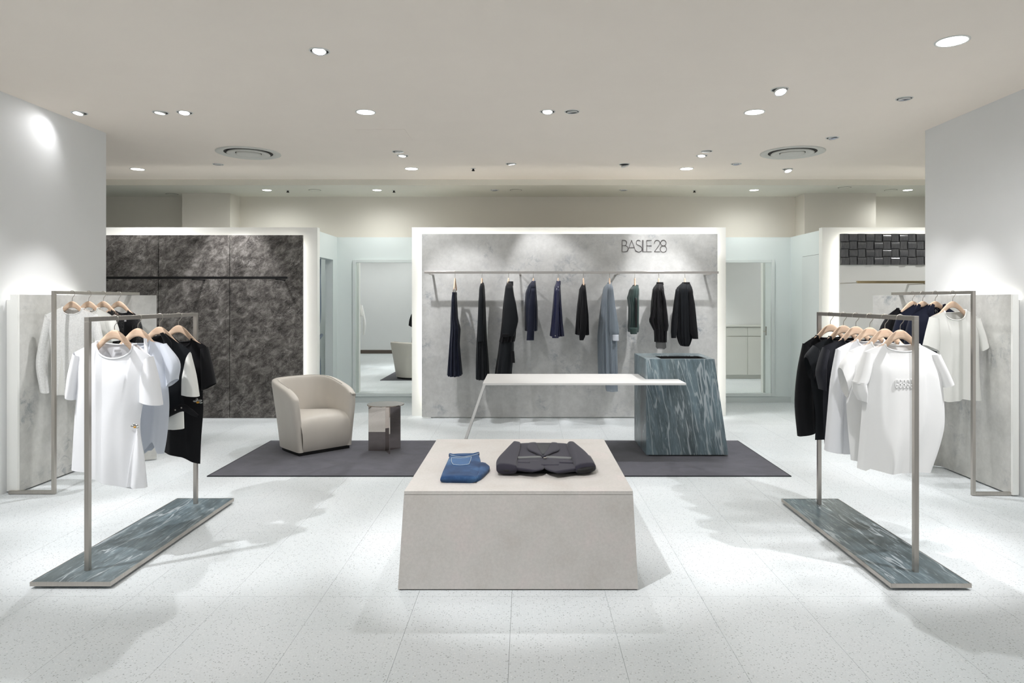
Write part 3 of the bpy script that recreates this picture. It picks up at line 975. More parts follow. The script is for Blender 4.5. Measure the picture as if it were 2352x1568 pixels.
# armchair
def make_chair():
    loc, rz = Vector((-2.15, 6.88, 0.008)), math.radians(44)
    t = thing('armchair', 'ivory leather tub armchair with a sweeping curved back', 'armchair', loc, rz)
    def put(mb, name, mat, smooth=True, bevel=0.0, sub=0):
        off = Vector(loc)
        mb.v = [(x + off.x, y + off.y, z + off.z) for x, y, z in mb.v]
        o = mb.build(name, mat, t, smooth, bevel)
        if sub:
            s_ = o.modifiers.new('subsurf', 'SUBSURF')
            s_.levels = s_.render_levels = sub
        return o
    YFc = -0.29
    def plan(w_, yb, y1):
        P = []
        for i in range(5):
            P.append((-w_, lerp(YFc, y1, i / 5)))
        for i in range(25):
            a = PI * i / 24
            ca, sa = math.cos(a), math.sin(a)
            P.append((-w_ * math.copysign(abs(ca) ** 0.78, ca), y1 + (yb - y1) * abs(sa) ** 0.78))
        for i in range(4, -1, -1):
            P.append((w_, lerp(YFc, y1, i / 5)))
        return P
    n = 35
    def ht(j, P, yb):
        v = (P[j][1] - YFc) / (yb - YFc)
        return 0.578 + 0.118 * math.sin(v * PI / 2) - (0.030 if j in (0, n - 1) else 0.009 if j in (1, n - 2) else 0)
    NR = 10
    outer, inner = [], []
    topP = plan(0.345, 0.42, 0.05)
    botP = plan(0.285, 0.30, 0.02)
    hts = [ht(j, topP, 0.42) for j in range(n)]
    for i in range(NR + 1):
        s_ = i / NR
        fl = s_ ** 1.15
        outer.append([(lerp(botP[j][0], topP[j][0], fl), lerp(botP[j][1], topP[j][1], fl), lerp(0.035, hts[j] - 0.012, s_)) for j in range(n)])
    itop = plan(0.268, 0.335, 0.05)
    ibot = plan(0.222, 0.235, 0.02)
    for i in range(NR + 1):
        s_ = 1 - i / NR
        fl = s_ ** 1.15
        inner.append([(lerp(ibot[j][0], itop[j][0], fl), lerp(ibot[j][1], itop[j][1], fl), lerp(0.035, hts[j] - 0.006, s_)) for j in range(n)])
    mid1 = [(lerp(topP[j][0], itop[j][0], 0.18), lerp(topP[j][1], itop[j][1], 0.18), hts[j]) for j in range(n)]
    mid2 = [(lerp(topP[j][0], itop[j][0], 0.82), lerp(topP[j][1], itop[j][1], 0.82), hts[j] + 0.003) for j in range(n)]
    for row in (mid1, mid2):
        row[0] = (row[0][0], row[0][1] + 0.004, row[0][2] - 0.002)
        row[-1] = (row[-1][0], row[-1][1] + 0.004, row[-1][2] - 0.002)
    for j in (0, n - 1):                       # soften the upper front corners of the arms
        for i in (NR - 1, NR):
            x, y, z = outer[i][j]
            outer[i][j] = (x * (0.985 if i < NR else 0.96), y + 0.006, z)
        x, y, z = mid1[j]
        mid1[j] = (x * 0.97, y + 0.004, z)
    rows = outer + [mid1, mid2] + inner
    sh = MB().grid(rows)
    # arm fronts: close the U at both ends, softly bulged
    m_ = len(rows)
    for j in (0, n - 1):
        idx = []
        for i in range(NR + 1):
            a = i * n + j
            b = (m_ - 1 - i) * n + j
            pa, pb = sh.v[a], sh.v[b]
            k = len(sh.v)
            sh.v.append(((pa[0] + pb[0]) / 2, min(pa[1], pb[1]) - 0.012, (pa[2] + pb[2]) / 2 + (0.006 if i == NR else 0)))
            idx.append((a, k, b))
        for (a0, k0, b0), (a1, k1, b1) in zip(idx, idx[1:]):
            if j == 0:
                sh.f += [(a0, a1, k1, k0), (k0, k1, b1, b0)]
            else:
                sh.f += [(a0, k0, k1, a1), (k0, b0, b1, k1)]
        a, k, b = idx[-1]
        sh.f.append((a, (NR + 1) * n + j, (NR + 2) * n + j, b, k))
    put(sh, 'shell', M['leather'], True, 0, 1)
    # seat
    prof = [(-0.285, 0.035), (-0.297, 0.06), (-0.312, 0.13), (-0.312, 0.21), (-0.300, 0.28), (-0.275, 0.325), (-0.235, 0.352), (-0.17, 0.366),
            (-0.08, 0.370), (0.02, 0.366), (0.12, 0.358), (0.20, 0.352), (0.27, 0.348), (0.31, 0.345)]
    rows = []
    for y, z in prof:
        fl = ((z - 0.035) / 0.56) ** 1.15
        w_ = lerp(0.222, 0.268, fl) + 0.02
        yb = lerp(0.235, 0.335, fl)
        y1 = lerp(0.02, 0.05, fl)
        if y > y1:
            v = min(1, (y - y1) / (yb - y1))
            w_ *= max(0.03, 1 - v ** (1 / 0.78)) ** 0.78 if v < 1 else 0.05
        rows.append([(w_ * u, y, z + (0.012 * (1 - u * u) if z > 0.3 else 0) ) for u in [-1 + 2 * i / 14 for i in range(15)]])
    put(MB().grid(rows), 'seat_cushion', M['leather'], True, 0, 1)
    # base
    pb = [(x * 0.93, y * 0.93) for x, y in botP]
    b = MB().prism_z(pb, 0.0, 0.036)
    put(b, 'base', M['black'], False)
    # piping seam along the inner rim
    put(MB().tube([(lerp(topP[j][0], itop[j][0], 0.80), lerp(topP[j][1], itop[j][1], 0.80), hts[j] + 0.002) for j in range(3, n - 3)], 0.003, 6), 'piping', M['leather'])
    return t
make_chair()

# ================================================================== RACKS AND RAILS
Q = 0.0125
def free_rack(x, y0, y1, base, ztop, label, stone_m):
    t = thing('clothes_rack', label, 'clothes rack', (x, (y0 + y1) / 2, 0))
    bx0, bx1, by0, by1 = base
    MB().box(bx0 + 0.06, bx1 - 0.06, by0 + 0.06, by1 - 0.06, 0.0, 0.014).build('hidden_foot', M['black'], t)
    tr = MB()
    e = 0.004
    tr.box(bx0, bx1, by0, by0 + e, 0.014, 0.036)
    tr.box(bx0, bx1, by1 - e, by1, 0.014, 0.036)
    tr.box(bx0, bx0 + e, by0 + e, by1 - e, 0.014, 0.036)
    tr.box(bx1 - e, bx1, by0 + e, by1 - e, 0.014, 0.036)
    tr.build('edge_trim', M['steel'], t)
    MB().box(bx0 + e, bx1 - e, by0 + e, by1 - e, 0.014, 0.035).build('stone_base', stone_m, t)
    for y in (y0, y1):
        MB().box(x - Q, x + Q, y - Q, y + Q, 0.035, ztop - 2 * Q).build('post', M['steel'], t, bevel=0.001)
    MB().box(x - Q, x + Q, y0 - Q, y1 + Q, ztop - 2 * Q, ztop).build('rail', M['steel'], t, bevel=0.001)
    return t
RL, RR = -2.372, 2.102
free_rack(RL, 3.70, 4.91, (-2.571, -2.152, 3.54, 5.04), 1.406, 'freestanding left nickel rack with white and black tops on a stone slab', M['stone_base'])
free_rack(RR, 3.68, 4.887, (1.884, 2.301, 3.52, 5.027), 1.412, 'freestanding right nickel rack with black and white tops on a stone slab', M['stone_base_b'])

def wall_rack(x, y0, y1, xw, ztop, label):
    t = thing('clothes_rail', label, 'clothes rail', (x, y0, 0))
    MB().box(x - Q, x + Q, y0 - Q, y0 + Q, 0.003, ztop).build('post', M['steel'], t, bevel=0.001)
    MB().box(x - Q, x + Q, y0 + Q, y1, ztop - 2 * Q, ztop).build('rail', M['steel'], t, bevel=0.001)
    a, b = (xw, x - Q) if xw < x else (x + Q, xw)
    MB().box(a, b, y0 - Q, y0 + Q, 0.003, 0.028).build('foot_bar', M['steel'], t, bevel=0.001)
    return t
WL, WR = -3.64, 3.43
wall_rack(WL, 5.27, 6.42, -3.984, 1.568, 'square nickel rail standing by the left plaster board')
wall_rack(WR, 5.23, 6.38, 3.745, 1.568, 'square nickel rail standing by the right plaster board')

def board(side, label):
    if side < 0:
        t = thing('plaster_board', label, 'display board', (-3.9, 5.7, 0))
        MB().box(-3.962, -3.925, 5.295, 6.14, 0.012, 1.541).build('side_panel', M['concrete_b'], t)
        MB().box(-3.984, -3.925, 5.275, 5.295, 0.012, 1.541).build('edge_strip', M['frame_white'], t)
        MB().hexa([(-3.925, 6.13, 0.012), (-3.453, 6.39, 0.012), (-3.466, 6.414, 0.012), (-3.938, 6.154, 0.012)],
                  [(-3.925, 6.13, 1.541), (-3.453, 6.39, 1.541), (-3.466, 6.414, 1.541), (-3.938, 6.154, 1.541)]).build('return_panel', M['concrete_b'], t)
        MB().box(-4.012, -4.0, 5.32, 6.12, 1.50, 1.512).build('light_strip', M['led_cove'], t)
        MB().box(-4.028, -3.99, 5.30, 6.14, 0.012, 1.50).build('back_batten', M['frame_white'], t)
    else:
        t = thing('plaster_board', label, 'display board', (3.6, 5.7, 0))
        MB().box(3.712, 3.738, 5.22, 6.11, 0.012, 1.541).build('side_panel', M['concrete_b'], t)
        MB().box(3.712, 3.757, 5.20, 5.22, 0.012, 1.541).build('edge_strip', M['frame_white'], t)
        MB().hexa([(3.712, 6.10, 0.012), (3.725, 6.124, 0.012), (3.243, 6.374, 0.012), (3.23, 6.35, 0.012)],
                  [(3.712, 6.10, 1.541), (3.725, 6.124, 1.541), (3.243, 6.374, 1.541), (3.23, 6.35, 1.541)]).build('return_panel', M['concrete_b'], t)
        MB().box(3.757, 3.769, 5.24, 6.09, 1.50, 1.512).build('light_strip', M['led_cove'], t)
        MB().box(3.75, 3.783, 5.23, 6.10, 0.012, 1.50).build('back_batten', M['frame_white'], t)
board(-1, 'washed grey plaster board standing along the left wall, lit from behind')
board(1, 'washed grey plaster board standing along the right wall, lit from behind')

# rails fixed to the display walls
def fixed_rail(name, label, x0, x1, y, z, hh, mat, brackets, ywall, cat='clothes rail'):
    t = thing(name, label, cat, ((x0 + x1) / 2, ywall, z))
    MB().box(x0, x1, y - hh, y + hh, z - hh, z + hh).build('bar', mat, t, bevel=0.001)
    for bx in brackets:
        MB().box(bx - 0.012, bx + 0.012, y - hh, ywall, z - hh - 0.012, z - hh).build('bracket', mat, t)
    return t
YR = 8.35
RZ = 1.832
fixed_rail('clothes_rail', 'long steel hanging rail across the centre plaster panel', -1.235, 2.36, YR, RZ, 0.014, M['rail_steel'], (-1.17, -0.065, 1.14, 2.265), Y_PANEL)
fixed_rail('clothes_rail', 'black hanging rail across the charcoal marble panels', -6.0, -2.91, 8.36, 1.768, 0.015, M['black_metal'], (-5.3, -4.07, -3.05), Y_PANEL)
br = thing('clothes_rail', 'slim brass hanging rail below the dark tiles', 'clothes rail', (4.7, Y_PANEL, 1.72))
MB().box(4.02, 5.6, 8.27, 8.30, 1.698, 1.728).build('bar', M['brass'], br, bevel=0.001)
for bx in (4.85, 5.5):
    MB().box(bx - 0.012, bx + 0.012, 8.30, Y_PANEL, 1.686, 1.698).build('bracket', M['steel'], br)
MB().hexa([(4.02, 8.28, 1.70), (4.035, 8.28, 1.70), (3.999, Y_PANEL, 1.70), (3.984, Y_PANEL, 1.70)],
          [(4.02, 8.28, 1.712), (4.035, 8.28, 1.712), (3.999, Y_PANEL, 1.712), (3.984, Y_PANEL, 1.712)]).build('bracket', M['steel'], br)

# sign
sg = thing('shop_sign', 'thin dark letters reading BASILE 28 on the plaster panel', 'sign', (1.5, Y_PANEL, 2.15))
M['letter'] = NT('dark grey metal letters').set(color=S(88, 82, 84), rough=0.45, metal=0.4).m
def sx(p):
    px, py = 1410 + p[0] / 16.8, 535 + p[1] / 16.8
    x, z = XZ(px, py, Y_PANEL - 0.006)
    return (x, z)
def arc(cx, cy, rx, ry, a0, a1, n=14):
    return [(cx + rx * math.cos(math.radians(lerp(a0, a1, i / n))), cy + ry * math.sin(math.radians(lerp(a0, a1, i / n)))) for i in range(n + 1)]
strokes = [
    [[(325, 275), (325, 716)], [(325, 275)] + arc(400, 377, 100, 102, -90, 90) + [(325, 480)], [(420, 480)] + arc(430, 598, 122, 118, -90, 90) + [(325, 716)]],
    [[(530, 716), (688, 275), (850, 716)], [(585, 557), (790, 557)]],
    [curve([(1025, 315), (990, 284), (945, 272), (895, 290), (868, 340), (866, 392), (895, 436), (960, 470), (1030, 508), (1076, 560), (1088, 620), (1065, 680), (1015, 714), (950, 725), (890, 708), (848, 672)], 40)],
    [[(1105, 275), (1105, 716)]],
    [[(1132, 275), (1132, 716), (1238, 716)]],
    [[(1452, 280), (1270, 280), (1270, 716), (1452, 716)], [(1270, 486), (1452, 486)]],
    [arc(1672, 378, 108, 106, 165, 365) + [(1755, 450), (1565, 716), (1782, 716)]],
    [arc(1912, 378, 107, 110, 0, 360, 28), arc(1912, 612, 123, 124, 0, 360, 28)],
]
for st_ in strokes:
    mb = MB()
    for line in st_:
        P = [sx(p) for p in line]
        r = 0.0023
        for (x0, z0), (x1, z1) in zip(P, P[1:]):
            d = Vector((x1 - x0, 0, z1 - z0))
            if d.length < 1e-5:
                continue
            d.normalize()
            nn = Vector((-d.z, 0, d.x)) * r
            a, b = Vector((x0, 0, z0)) - d * r * 0.6, Vector((x1, 0, z1)) + d * r * 0.6
            c4 = [a + nn, a - nn, b - nn, b + nn]
            mb.hexa([(p.x, Y_PANEL - 0.005, p.z) for p in c4], [(p.x, Y_PANEL, p.z) for p in c4])
    mb.build('letter', M['letter'], sg)

# ================================================================== HANGERS
def hanger_meshes():
    n = 25
    rows = []
    for i in range(n):
        x = -0.152 + 0.304 * i / (n - 1)
        k = 1 - math.exp(-(x / 0.11) ** 2)
        zt = -0.080 - 0.140 * k / (1 - math.exp(-(0.195 / 0.11) ** 2))
        e = abs(x) / 0.152
        hgt = lerp(0.052, 0.036, e ** 1.2)
        th = lerp(0.009, 0.008, e ** 2)
        yc = -0.004 * e * e
        if i in (0, n - 1):
            hgt *= 0.55
            th *= 0.6
        ring = []
        for j in range(12):
            a = 2 * PI * j / 12
            ca, sa = math.cos(a), math.sin(a)
            ring.append((x, yc + th * math.copysign(abs(ca) ** 0.7, ca), zt - hgt / 2 + hgt / 2 * math.copysign(abs(sa) ** 0.7, sa)))
        rows.append(ring)
    mb = MB().grid(rows, True)
    mb.f.append(tuple(range(11, -1, -1)))
    o = (n - 1) * 12
    mb.f.append(tuple(o + j for j in range(12)))
    body = bpy.data.meshes.new('hanger_arms')
    body.from_pydata(mb.v, [], mb.f)
    body.polygons.foreach_set('use_smooth', [True] * len(body.polygons))
    body.materials.append(M['wood'])
    # wire hook: stem, swan neck, loop over the rail
    P = [(0, 0, -0.085), (0, 0, -0.062), (0.003, 0, -0.052), (0.012, 0, -0.042), (0.019, 0, -0.032)]
    for i in range(15):
        a = math.radians(-28 + i * 15.5)
        P.append((0.0225 * math.cos(a), 0, -0.018 + 0.0225 * math.sin(a)))
    mb = MB().tube(P, 0.0021, 8)
    mb.ball(P[-1], 0.003, 0.003, 0.003, 8, 6)
    hook = bpy.data.meshes.new('hanger_hook')
    hook.from_pydata(mb.v, [], mb.f)
    hook.polygons.foreach_set('use_smooth', [True] * len(hook.polygons))
    hook.materials.append(M['wire'])
    return body, hook
HB, HK = hanger_meshes()

def hanger(loc, rz, label, group):
    t = thing('clothes_hanger', label, 'hanger', loc, rz, group)
    for nm, me in (('hanger_arms', HB), ('hook', HK)):
        o = bpy.data.objects.new(nm, me)
        COL.objects.link(o)
        o.parent = t
    return t

# ================================================================== GARMENTS
def ring_loft(rows, n=28, power=0.85, ripple=0.0, k=7, seed=0.0, grow=True):
    """rows of (centre, half vector a, half vector b)"""
    out = []
    m = len(rows)
    for i, (c, a, b) in enumerate(rows):
        v = i / max(1, m - 1)
        r = []
        for j in range(n):
            th = 2 * PI * j / n
            ct_, st_ = math.cos(th), math.sin(th)
            ca = math.copysign(abs(ct_) ** power, ct_)
            sa = math.copysign(abs(st_) ** power, st_)
            w1 = math.sin(k * th + seed + 1.2 * math.sin(2.1 * v + seed))
            w2 = math.sin((k * 2 - 3) * th + 2.3 * seed + 1.5 * v)
            g = 1 + ripple * ((0.25 + 0.75 * v) if grow else 1) * (w1 * abs(w1) ** 0.3 + 0.5 * w2)
            ga = g if grow else 1.0
            r.append((c[0] + a[0] * ca * ga + b[0] * sa * g, c[1] + a[1] * ca * ga + b[1] * sa * g, c[2] + a[2] * ca * ga + b[2] * sa * g))
        out.append(r)
    return MB().grid(out, True)

def strip(L, R, Y, th, n=14, m=24, ripple=0.0, k=5, seed=0.0, power=0.9, dy=0.0):
    """tube between a left and a right outline (image px at depth Y); th = half thickness or list of it"""
    A = curve([XZ(*p, Y) for p in L], n)
    B = curve([XZ(*p, Y) for p in R], n)
    T = th if isinstance(th, (list, tuple)) else [th, th]
    rows = []
    for i in range(n):
        s_ = i / (n - 1) * (len(T) - 1)
        q = min(int(s_), len(T) - 2)
        tt = lerp(T[q], T[q + 1], s_ - q)
        (xa, za), (xb, zb_) = A[i], B[i]
        rows.append((((xa + xb) / 2, Y + dy, (za + zb_) / 2), ((xb - xa) / 2, 0, (zb_ - za) / 2), (0, -tt, 0)))
    return ring_loft(rows, m, power, ripple, k, seed, False)

def top_body(Y, SL, NL, NB, NR_, SR, left, right, hem, T=0.055, fold=0.008, seed=0.0, back_drop=6, hem_back=None, nk=9):
    """shirt body: front and back Coons patches between shoulder line, sides and hem. NB = neck bottom height in px"""
    nS, nN, nV = 8, 16, 26
    def P(p):
        return XZ(p[0], p[1], Y)
    def topline(depth_px):
        a = resample([P(SL), P(NL)], nS + 1)
        nl, nr = P(NL), P(NR_)
        dz = depth_px * Y / F
        mid = []
        for i in range(1, nN):
            u = i / nN
            x = lerp(nl[0], nr[0], 0.5 - 0.5 * math.cos(PI * u))
            z = lerp(nl[1], nr[1], u) - dz * math.sin(PI * u) ** 0.8
            mid.append((x, z))
        b = resample([P(NR_), P(SR)], nS + 1)
        return a + mid + b
    nU = 2 * nS + nN + 1
    def patch(top, hm, sgn):
        Lc = curve([top[0]] + [P(p) for p in left[1:]], nV)
        Rc = curve([top[-1]] + [P(p) for p in right[1:]], nV)
        Bc = resample([P(p) for p in hm], nU)
        Bc[0], Bc[-1] = Lc[-1], Rc[-1]
        rnd = random.Random(seed + (0 if sgn < 0 else 5))
        ph = [rnd.uniform(0, 6.28) for _ in range(4)]
        rows = []
        for i in range(nV):
            v = i / (nV - 1)
            row = []
            for j in range(nU):
                u = j / (nU - 1)
                x = (1 - v) * top[j][0] + v * Bc[j][0] + (1 - u) * Lc[i][0] + u * Rc[i][0] - ((1 - u) * (1 - v) * top[0][0] + u * (1 - v) * top[-1][0] + (1 - u) * v * Bc[0][0] + u * v * Bc[-1][0])
                z = (1 - v) * top[j][1] + v * Bc[j][1] + (1 - u) * Lc[i][1] + u * Rc[i][1] - ((1 - u) * (1 - v) * top[0][1] + u * (1 - v) * top[-1][1] + (1 - u) * v * Bc[0][1] + u * v * Bc[-1][1])
                w_ = max(0.0, math.sin(PI * u)) ** 0.55
                inneck = nS <= j <= nS + nN
                n0 = 0.75 * max(0.56, math.sin(PI * (j - nS) / nN) ** 0.6) if inneck and 0 < j - nS < nN else 0.42
                g = lerp(n0, 1.0, sstep(v / 0.22))
                d = T * w_ * g
                fo = fold * w_ * (0.15 + 0.85 * sstep(v * 1.2)) * (math.sin(u * nk + ph[0] + 1.6 * v) + 0.6 * math.sin(u * nk * 1.9 + ph[1] - 1.1 * v) + 0.35 * math.sin(u * nk * 3.1 + ph[2]) + 0.4 * math.sin(v * 5 + u * 4 + ph[3]))
                row.append((x, Y + sgn * (d + fo), z))
            rows.append(row)
        return rows
    ftop, btop = topline(NB - (NL[1] + NR_[1]) / 2), topline(back_drop)
    fr = patch(ftop, hem, -1)
    bk = patch(btop, hem_back or hem, 1)
    mb = MB().grid(fr)
    mb.grid([list(reversed(r)) for r in bk])
    neck = fr[0][nS:nS + nN + 1] + list(reversed(bk[0][nS:nS + nN + 1]))
    return mb, neck

def garment(name, label, cat, group, Y, px, col, body=None, sleeves=(), neck_col=None, band=0.006, thick=None):
    t = thing(name, label, cat, ((px - VX) * Y / F, Y, 1.2), 0, group)
    if body:
        mb, neck = body
        mb.build('body', col, t, smooth=True)
        if band:
            MB().tube(neck + [neck[0]], band, 6).build('neckband', neck_col or col, t, smooth=True)
    for s_ in sleeves:
        mb, c = (s_ if isinstance(s_, tuple) else (s_, col))
        mb.build('sleeve', c, t, smooth=True)
    return t

GL, GR, GWL, GWR, GM = 'clothes on the left rack', 'clothes on the right rack', 'clothes on the left wall rail', 'clothes on the right wall rail', 'clothes on the centre rail'
HG = 'pale wooden hangers'

# ---------------------------------------------------------------- left freestanding rack
zL = 1.406
Ls = [3.94, 4.178, 4.424, 4.668]
for y, lab in zip(Ls, ('pale wooden hanger holding the white tee with the pinned waist', 'pale wooden hanger holding the pale blue grey top',
                       'pale wooden hanger holding the black lapel vest', 'pale wooden hanger holding the long black tee by the rear post')):
    hanger((RL, y, zL), 0.0, lab, HG)

def pin(t, x, y, z, k=1.0):
    a = MB()
    a.ball((x, y, z), 0.008 * k, 0.005, 0.005 * k, 10, 6)
    br_ = a.build('brooch', M['pin_amber'], t, smooth=True)
    b = MB()
    for dx, dz, rx, rz in ((-0.012, 0.006, 0.010, 0.005), (0.010, 0.009, 0.010, 0.005), (-0.004, 0.013, 0.006, 0.007), (0.014, -0.001, 0.008, 0.004)):
        b.ball((x + dx * k, y - 0.001, z + dz * k), rx * k, 0.003, rz * k, 10, 6)
    b.build('brooch_wing', M['pin_silver'], br_, smooth=True)

Y = Ls[0]
b = top_body(Y, (171, 809), (225, 784), 822, (309, 790), (348, 819),
             [(171, 809), (177, 880), (171, 960), (164, 1079)], [(348, 819), (334, 900), (322, 976), (332, 1050), (339, 1118)],
             [(164, 1079), (222, 1080), (225, 1094), (270, 1107), (311, 1119), (339, 1118)], 0.06, 0.009, 1)
t = garment('t_shirt', 'long white tee with its waist pinned to one side, frontmost on the left rack', 't-shirt', GL, Y, 262, M['c_white'], b, [
    strip([(171, 809), (161, 860), (157, 907)], [(186, 818), (180, 870), (173, 918)], Y, [0.034, 0.05, 0.055], ripple=0.1),
    strip([(335, 826), (326, 872), (325, 921)], [(349, 818), (363, 872), (372, 930)], Y, [0.034, 0.055, 0.06], ripple=0.08)], band=0.0055)
x, z = XZ(321, 977, Y)
pin(t, x, Y - 0.05, z, 1.1)
strip([(319, 982), (308, 1050), (298, 1112)], [(323, 982), (335, 1050), (340, 1117)], Y, [0.006, 0.03, 0.035], 16, 40, 0.25, 5, 0.6, 0.9, -0.022).build('gathered_fold', M['c_white'], t, smooth=True)
lx_, lz_ = XZ(263, 806, Y)
MB().box(lx_ - 0.018, lx_ + 0.018, Y + 0.028, Y + 0.030, lz_ - 0.008, lz_ + 0.006).build('neck_label', M['c_label'], t)

Y = Ls[1]
b = top_body(Y, (262, 802), (293, 786), 798, (346, 782), (377, 790),
             [(262, 802), (266, 900), (262, 1036)], [(377, 790), (386, 880), (389, 938), (384, 1000), (377, 1041)],
             [(262, 1036), (300, 1040), (335, 1040), (360, 1010), (366, 1040), (377, 1041)], 0.05, 0.010, 2)
t = garment('blouse', 'pale blue grey top with fluttering cap sleeves behind the white tee', 'blouse', GL, Y, 318, M['c_pale_blue'], b, [
    strip([(366, 792), (380, 838), (386, 888)], [(382, 788), (412, 831), (406, 870)], Y, [0.015, 0.04, 0.05], ripple=0.12),
    strip([(256, 803), (236, 840), (240, 872)], [(270, 800), (262, 842), (262, 888)], Y, [0.015, 0.04, 0.05], ripple=0.12)], band=0.005)
def px_tube(pts, Y, r, n=8):
    P = curve([XZ(a, c, Y) for a, c in pts], n)
    return MB().tube([(x, Y - 0.04, z) for x, z in P], r, 8)
def px_plate(L, R, Y, th, dy, n=10, ripple=0.0):
    return strip(L, R, Y, th, n, 16, ripple, 5, 0.4, 0.8, dy)
px_plate([(339, 775), (341, 800), (343, 822)], [(347, 777), (349, 800), (351, 826)], Y, 0.004, -0.045).build('strap', M['c_white'], t, smooth=True)
px_plate([(292, 778), (291, 800)], [(299, 776), (299, 800)], Y, 0.004, -0.045).build('strap', M['c_white'], t, smooth=True)
px_plate([(332, 1000), (336, 1040)], [(366, 1000), (366, 1010)], Y, 0.012, -0.02).build('inner_hem', M['c_pale_blue'], t, smooth=True)

Y = Ls[2]
b = top_body(Y, (306, 800), (341, 772), 845, (382, 764), (440, 808),
             [(306, 800), (312, 870), (318, 952)], [(440, 808), (427, 842), (420, 900), (425, 936)],
             [(318, 952), (350, 958), (388, 955), (425, 936)], 0.05, 0.007, 3, back_drop=3)
t = garment('vest', 'black lapel vest over a white tee with an eyeleted belt on the left rack', 'vest', GL, Y, 367, M['c_black_b'], b, [], band=0)
px_plate([(378, 764), (396, 800), (403, 806)], [(386, 762), (404, 784), (404, 807)], Y, [0.006, 0.008, 0.004], -0.058).build('lapel', M['c_black_b'], t, smooth=True)
px_plate([(340, 772), (336, 790), (352, 820)], [(347, 770), (350, 796), (358, 822)], Y, [0.006, 0.008, 0.004], -0.058).build('lapel', M['c_black_b'], t, smooth=True)
sl = px_plate([(427, 834), (421, 868), (420, 905)], [(438, 808), (450, 862), (457, 910)], Y, [0.025, 0.045, 0.05], -0.004, 12, 0.08)
un = sl.build('under_sleeve', M['c_ivory'], t, smooth=True)
px_plate([(386, 944), (386, 985)], [(421, 938), (422, 984)], Y, [0.03, 0.035], 0.0, 8, 0.15).build('under_tee', M['c_ivory'], t, smooth=True)
bel = px_plate([(386, 944), (405, 935), (428, 925), (448, 936), (464, 950)], [(388, 960), (405, 951), (428, 942), (446, 950), (462, 956)], Y, [0.012, 0.012, 0.012, 0.008, 0.005], -0.045, 16).build('belt', M['c_black'], t, smooth=True)
ey = MB()
for a, c in ((397, 943), (413, 938), (427, 933)):
    x, z = XZ(a, c, Y)
    ey.ball((x, Y - 0.058, z), 0.005, 0.003, 0.005, 10, 6)
ey.build('eyelet', M['wire'], bel, smooth=True)

Y = Ls[3]
b = top_body(Y, (350, 797), (384, 782), 800, (442, 778), (474, 795),
             [(350, 797), (356, 900), (352, 1020)], [(474, 795), (466, 895), (467, 940), (462, 1010), (460, 1065)],
             [(352, 1020), (378, 1034), (425, 1046), (448, 1060), (460, 1065)], 0.05, 0.008, 4)
t = garment('t_shirt', 'long black tee with a curved hem nearest the rear post of the left rack', 't-shirt', GL, Y, 411, M['c_black'], b, [
    strip([(462, 802), (464, 850), (466, 896)], [(476, 796), (487, 838), (495, 880)], Y, [0.034, 0.05, 0.055], ripple=0.08),
    strip([(350, 797), (336, 838), (330, 880)], [(362, 802), (360, 850), (356, 893)], Y, [0.034, 0.05, 0.055], ripple=0.08)], band=0.006)
x, z = XZ(460, 922, Y)
pin(t, x, Y - 0.035, z, 1.5)

# ---------------------------------------------------------------- right freestanding rack
zR = 1.412
Rs = [4.706, 4.513, 4.344, 4.168, 3.993, 3.83]
for y, lab in zip(Rs, ('hanger of the black long sleeve top on the right rack', 'hanger of the black cap sleeve top on the right rack',
                       'hanger of the graphite cuffed tee on the right rack', 'hanger of the white long sleeve top on the right rack',
                       'hanger of the white cap sleeve top on the right rack', 'hanger of the embossed white tee in front on the right rack')):
    hanger((RR, y, zR), 0.0, 'pale wooden ' + lab, HG)

Y = Rs[0]
b = top_body(Y, (1846, 789), (1876, 771), 788, (1937, 771), (1968, 789),
             [(1846, 789), (1850, 880), (1852, 990)], [(1968, 789), (1964, 880), (1966, 985)],
             [(1852, 990), (1880, 992), (1966, 985)], 0.05, 0.008, 11)
garment('shirt', 'black long sleeve top hanging nearest the rear post of the right rack', 'shirt', GR, Y, 1906, M['c_black'], b, [
    strip([(1844, 788), (1832, 852), (1826, 926), (1832, 1001)], [(1862, 800), (1864, 860), (1868, 930), (1872, 993)], Y, [0.03, 0.05, 0.05, 0.045], ripple=0.08),
    strip([(1952, 800), (1948, 860), (1944, 930), (1942, 993)], [(1970, 788), (1981, 852), (1987, 926), (1982, 1001)], Y, [0.03, 0.05, 0.05, 0.045], ripple=0.08)])
Y = Rs[1]
b = top_body(Y, (1866, 795), (1906, 773), 792, (1967, 773), (2004, 795),
             [(1866, 795), (1862, 870), (1873, 948), (1872, 1010)], [(2004, 795), (2006, 870), (2000, 948), (2000, 1005)],
             [(1872, 1010), (1892, 1007), (1950, 1010), (2000, 1005)], 0.05, 0.008, 12)
garment('t_shirt', 'black tee with rolled cap sleeves, second from the rear on the right rack', 't-shirt', GR, Y, 1936, M['c_black_b'], b, [
    strip([(1868, 793), (1852, 812), (1850, 820)], [(1882, 806), (1872, 860), (1866, 876)], Y, [0.034, 0.045, 0.05], ripple=0.1),
    strip([(1990, 806), (2000, 860), (2006, 876)], [(2004, 793), (2020, 812), (2022, 820)], Y, [0.034, 0.045, 0.05], ripple=0.1)])
Y = Rs[2]
b = top_body(Y, (1891, 796), (1934, 778), 794, (1996, 778), (2038, 796),
             [(1891, 796), (1892, 870), (1890, 930), (1894, 1032)], [(2038, 796), (2040, 870), (2036, 1030)],
             [(1894, 1032), (1950, 1030), (2036, 1030)], 0.05, 0.008, 13)
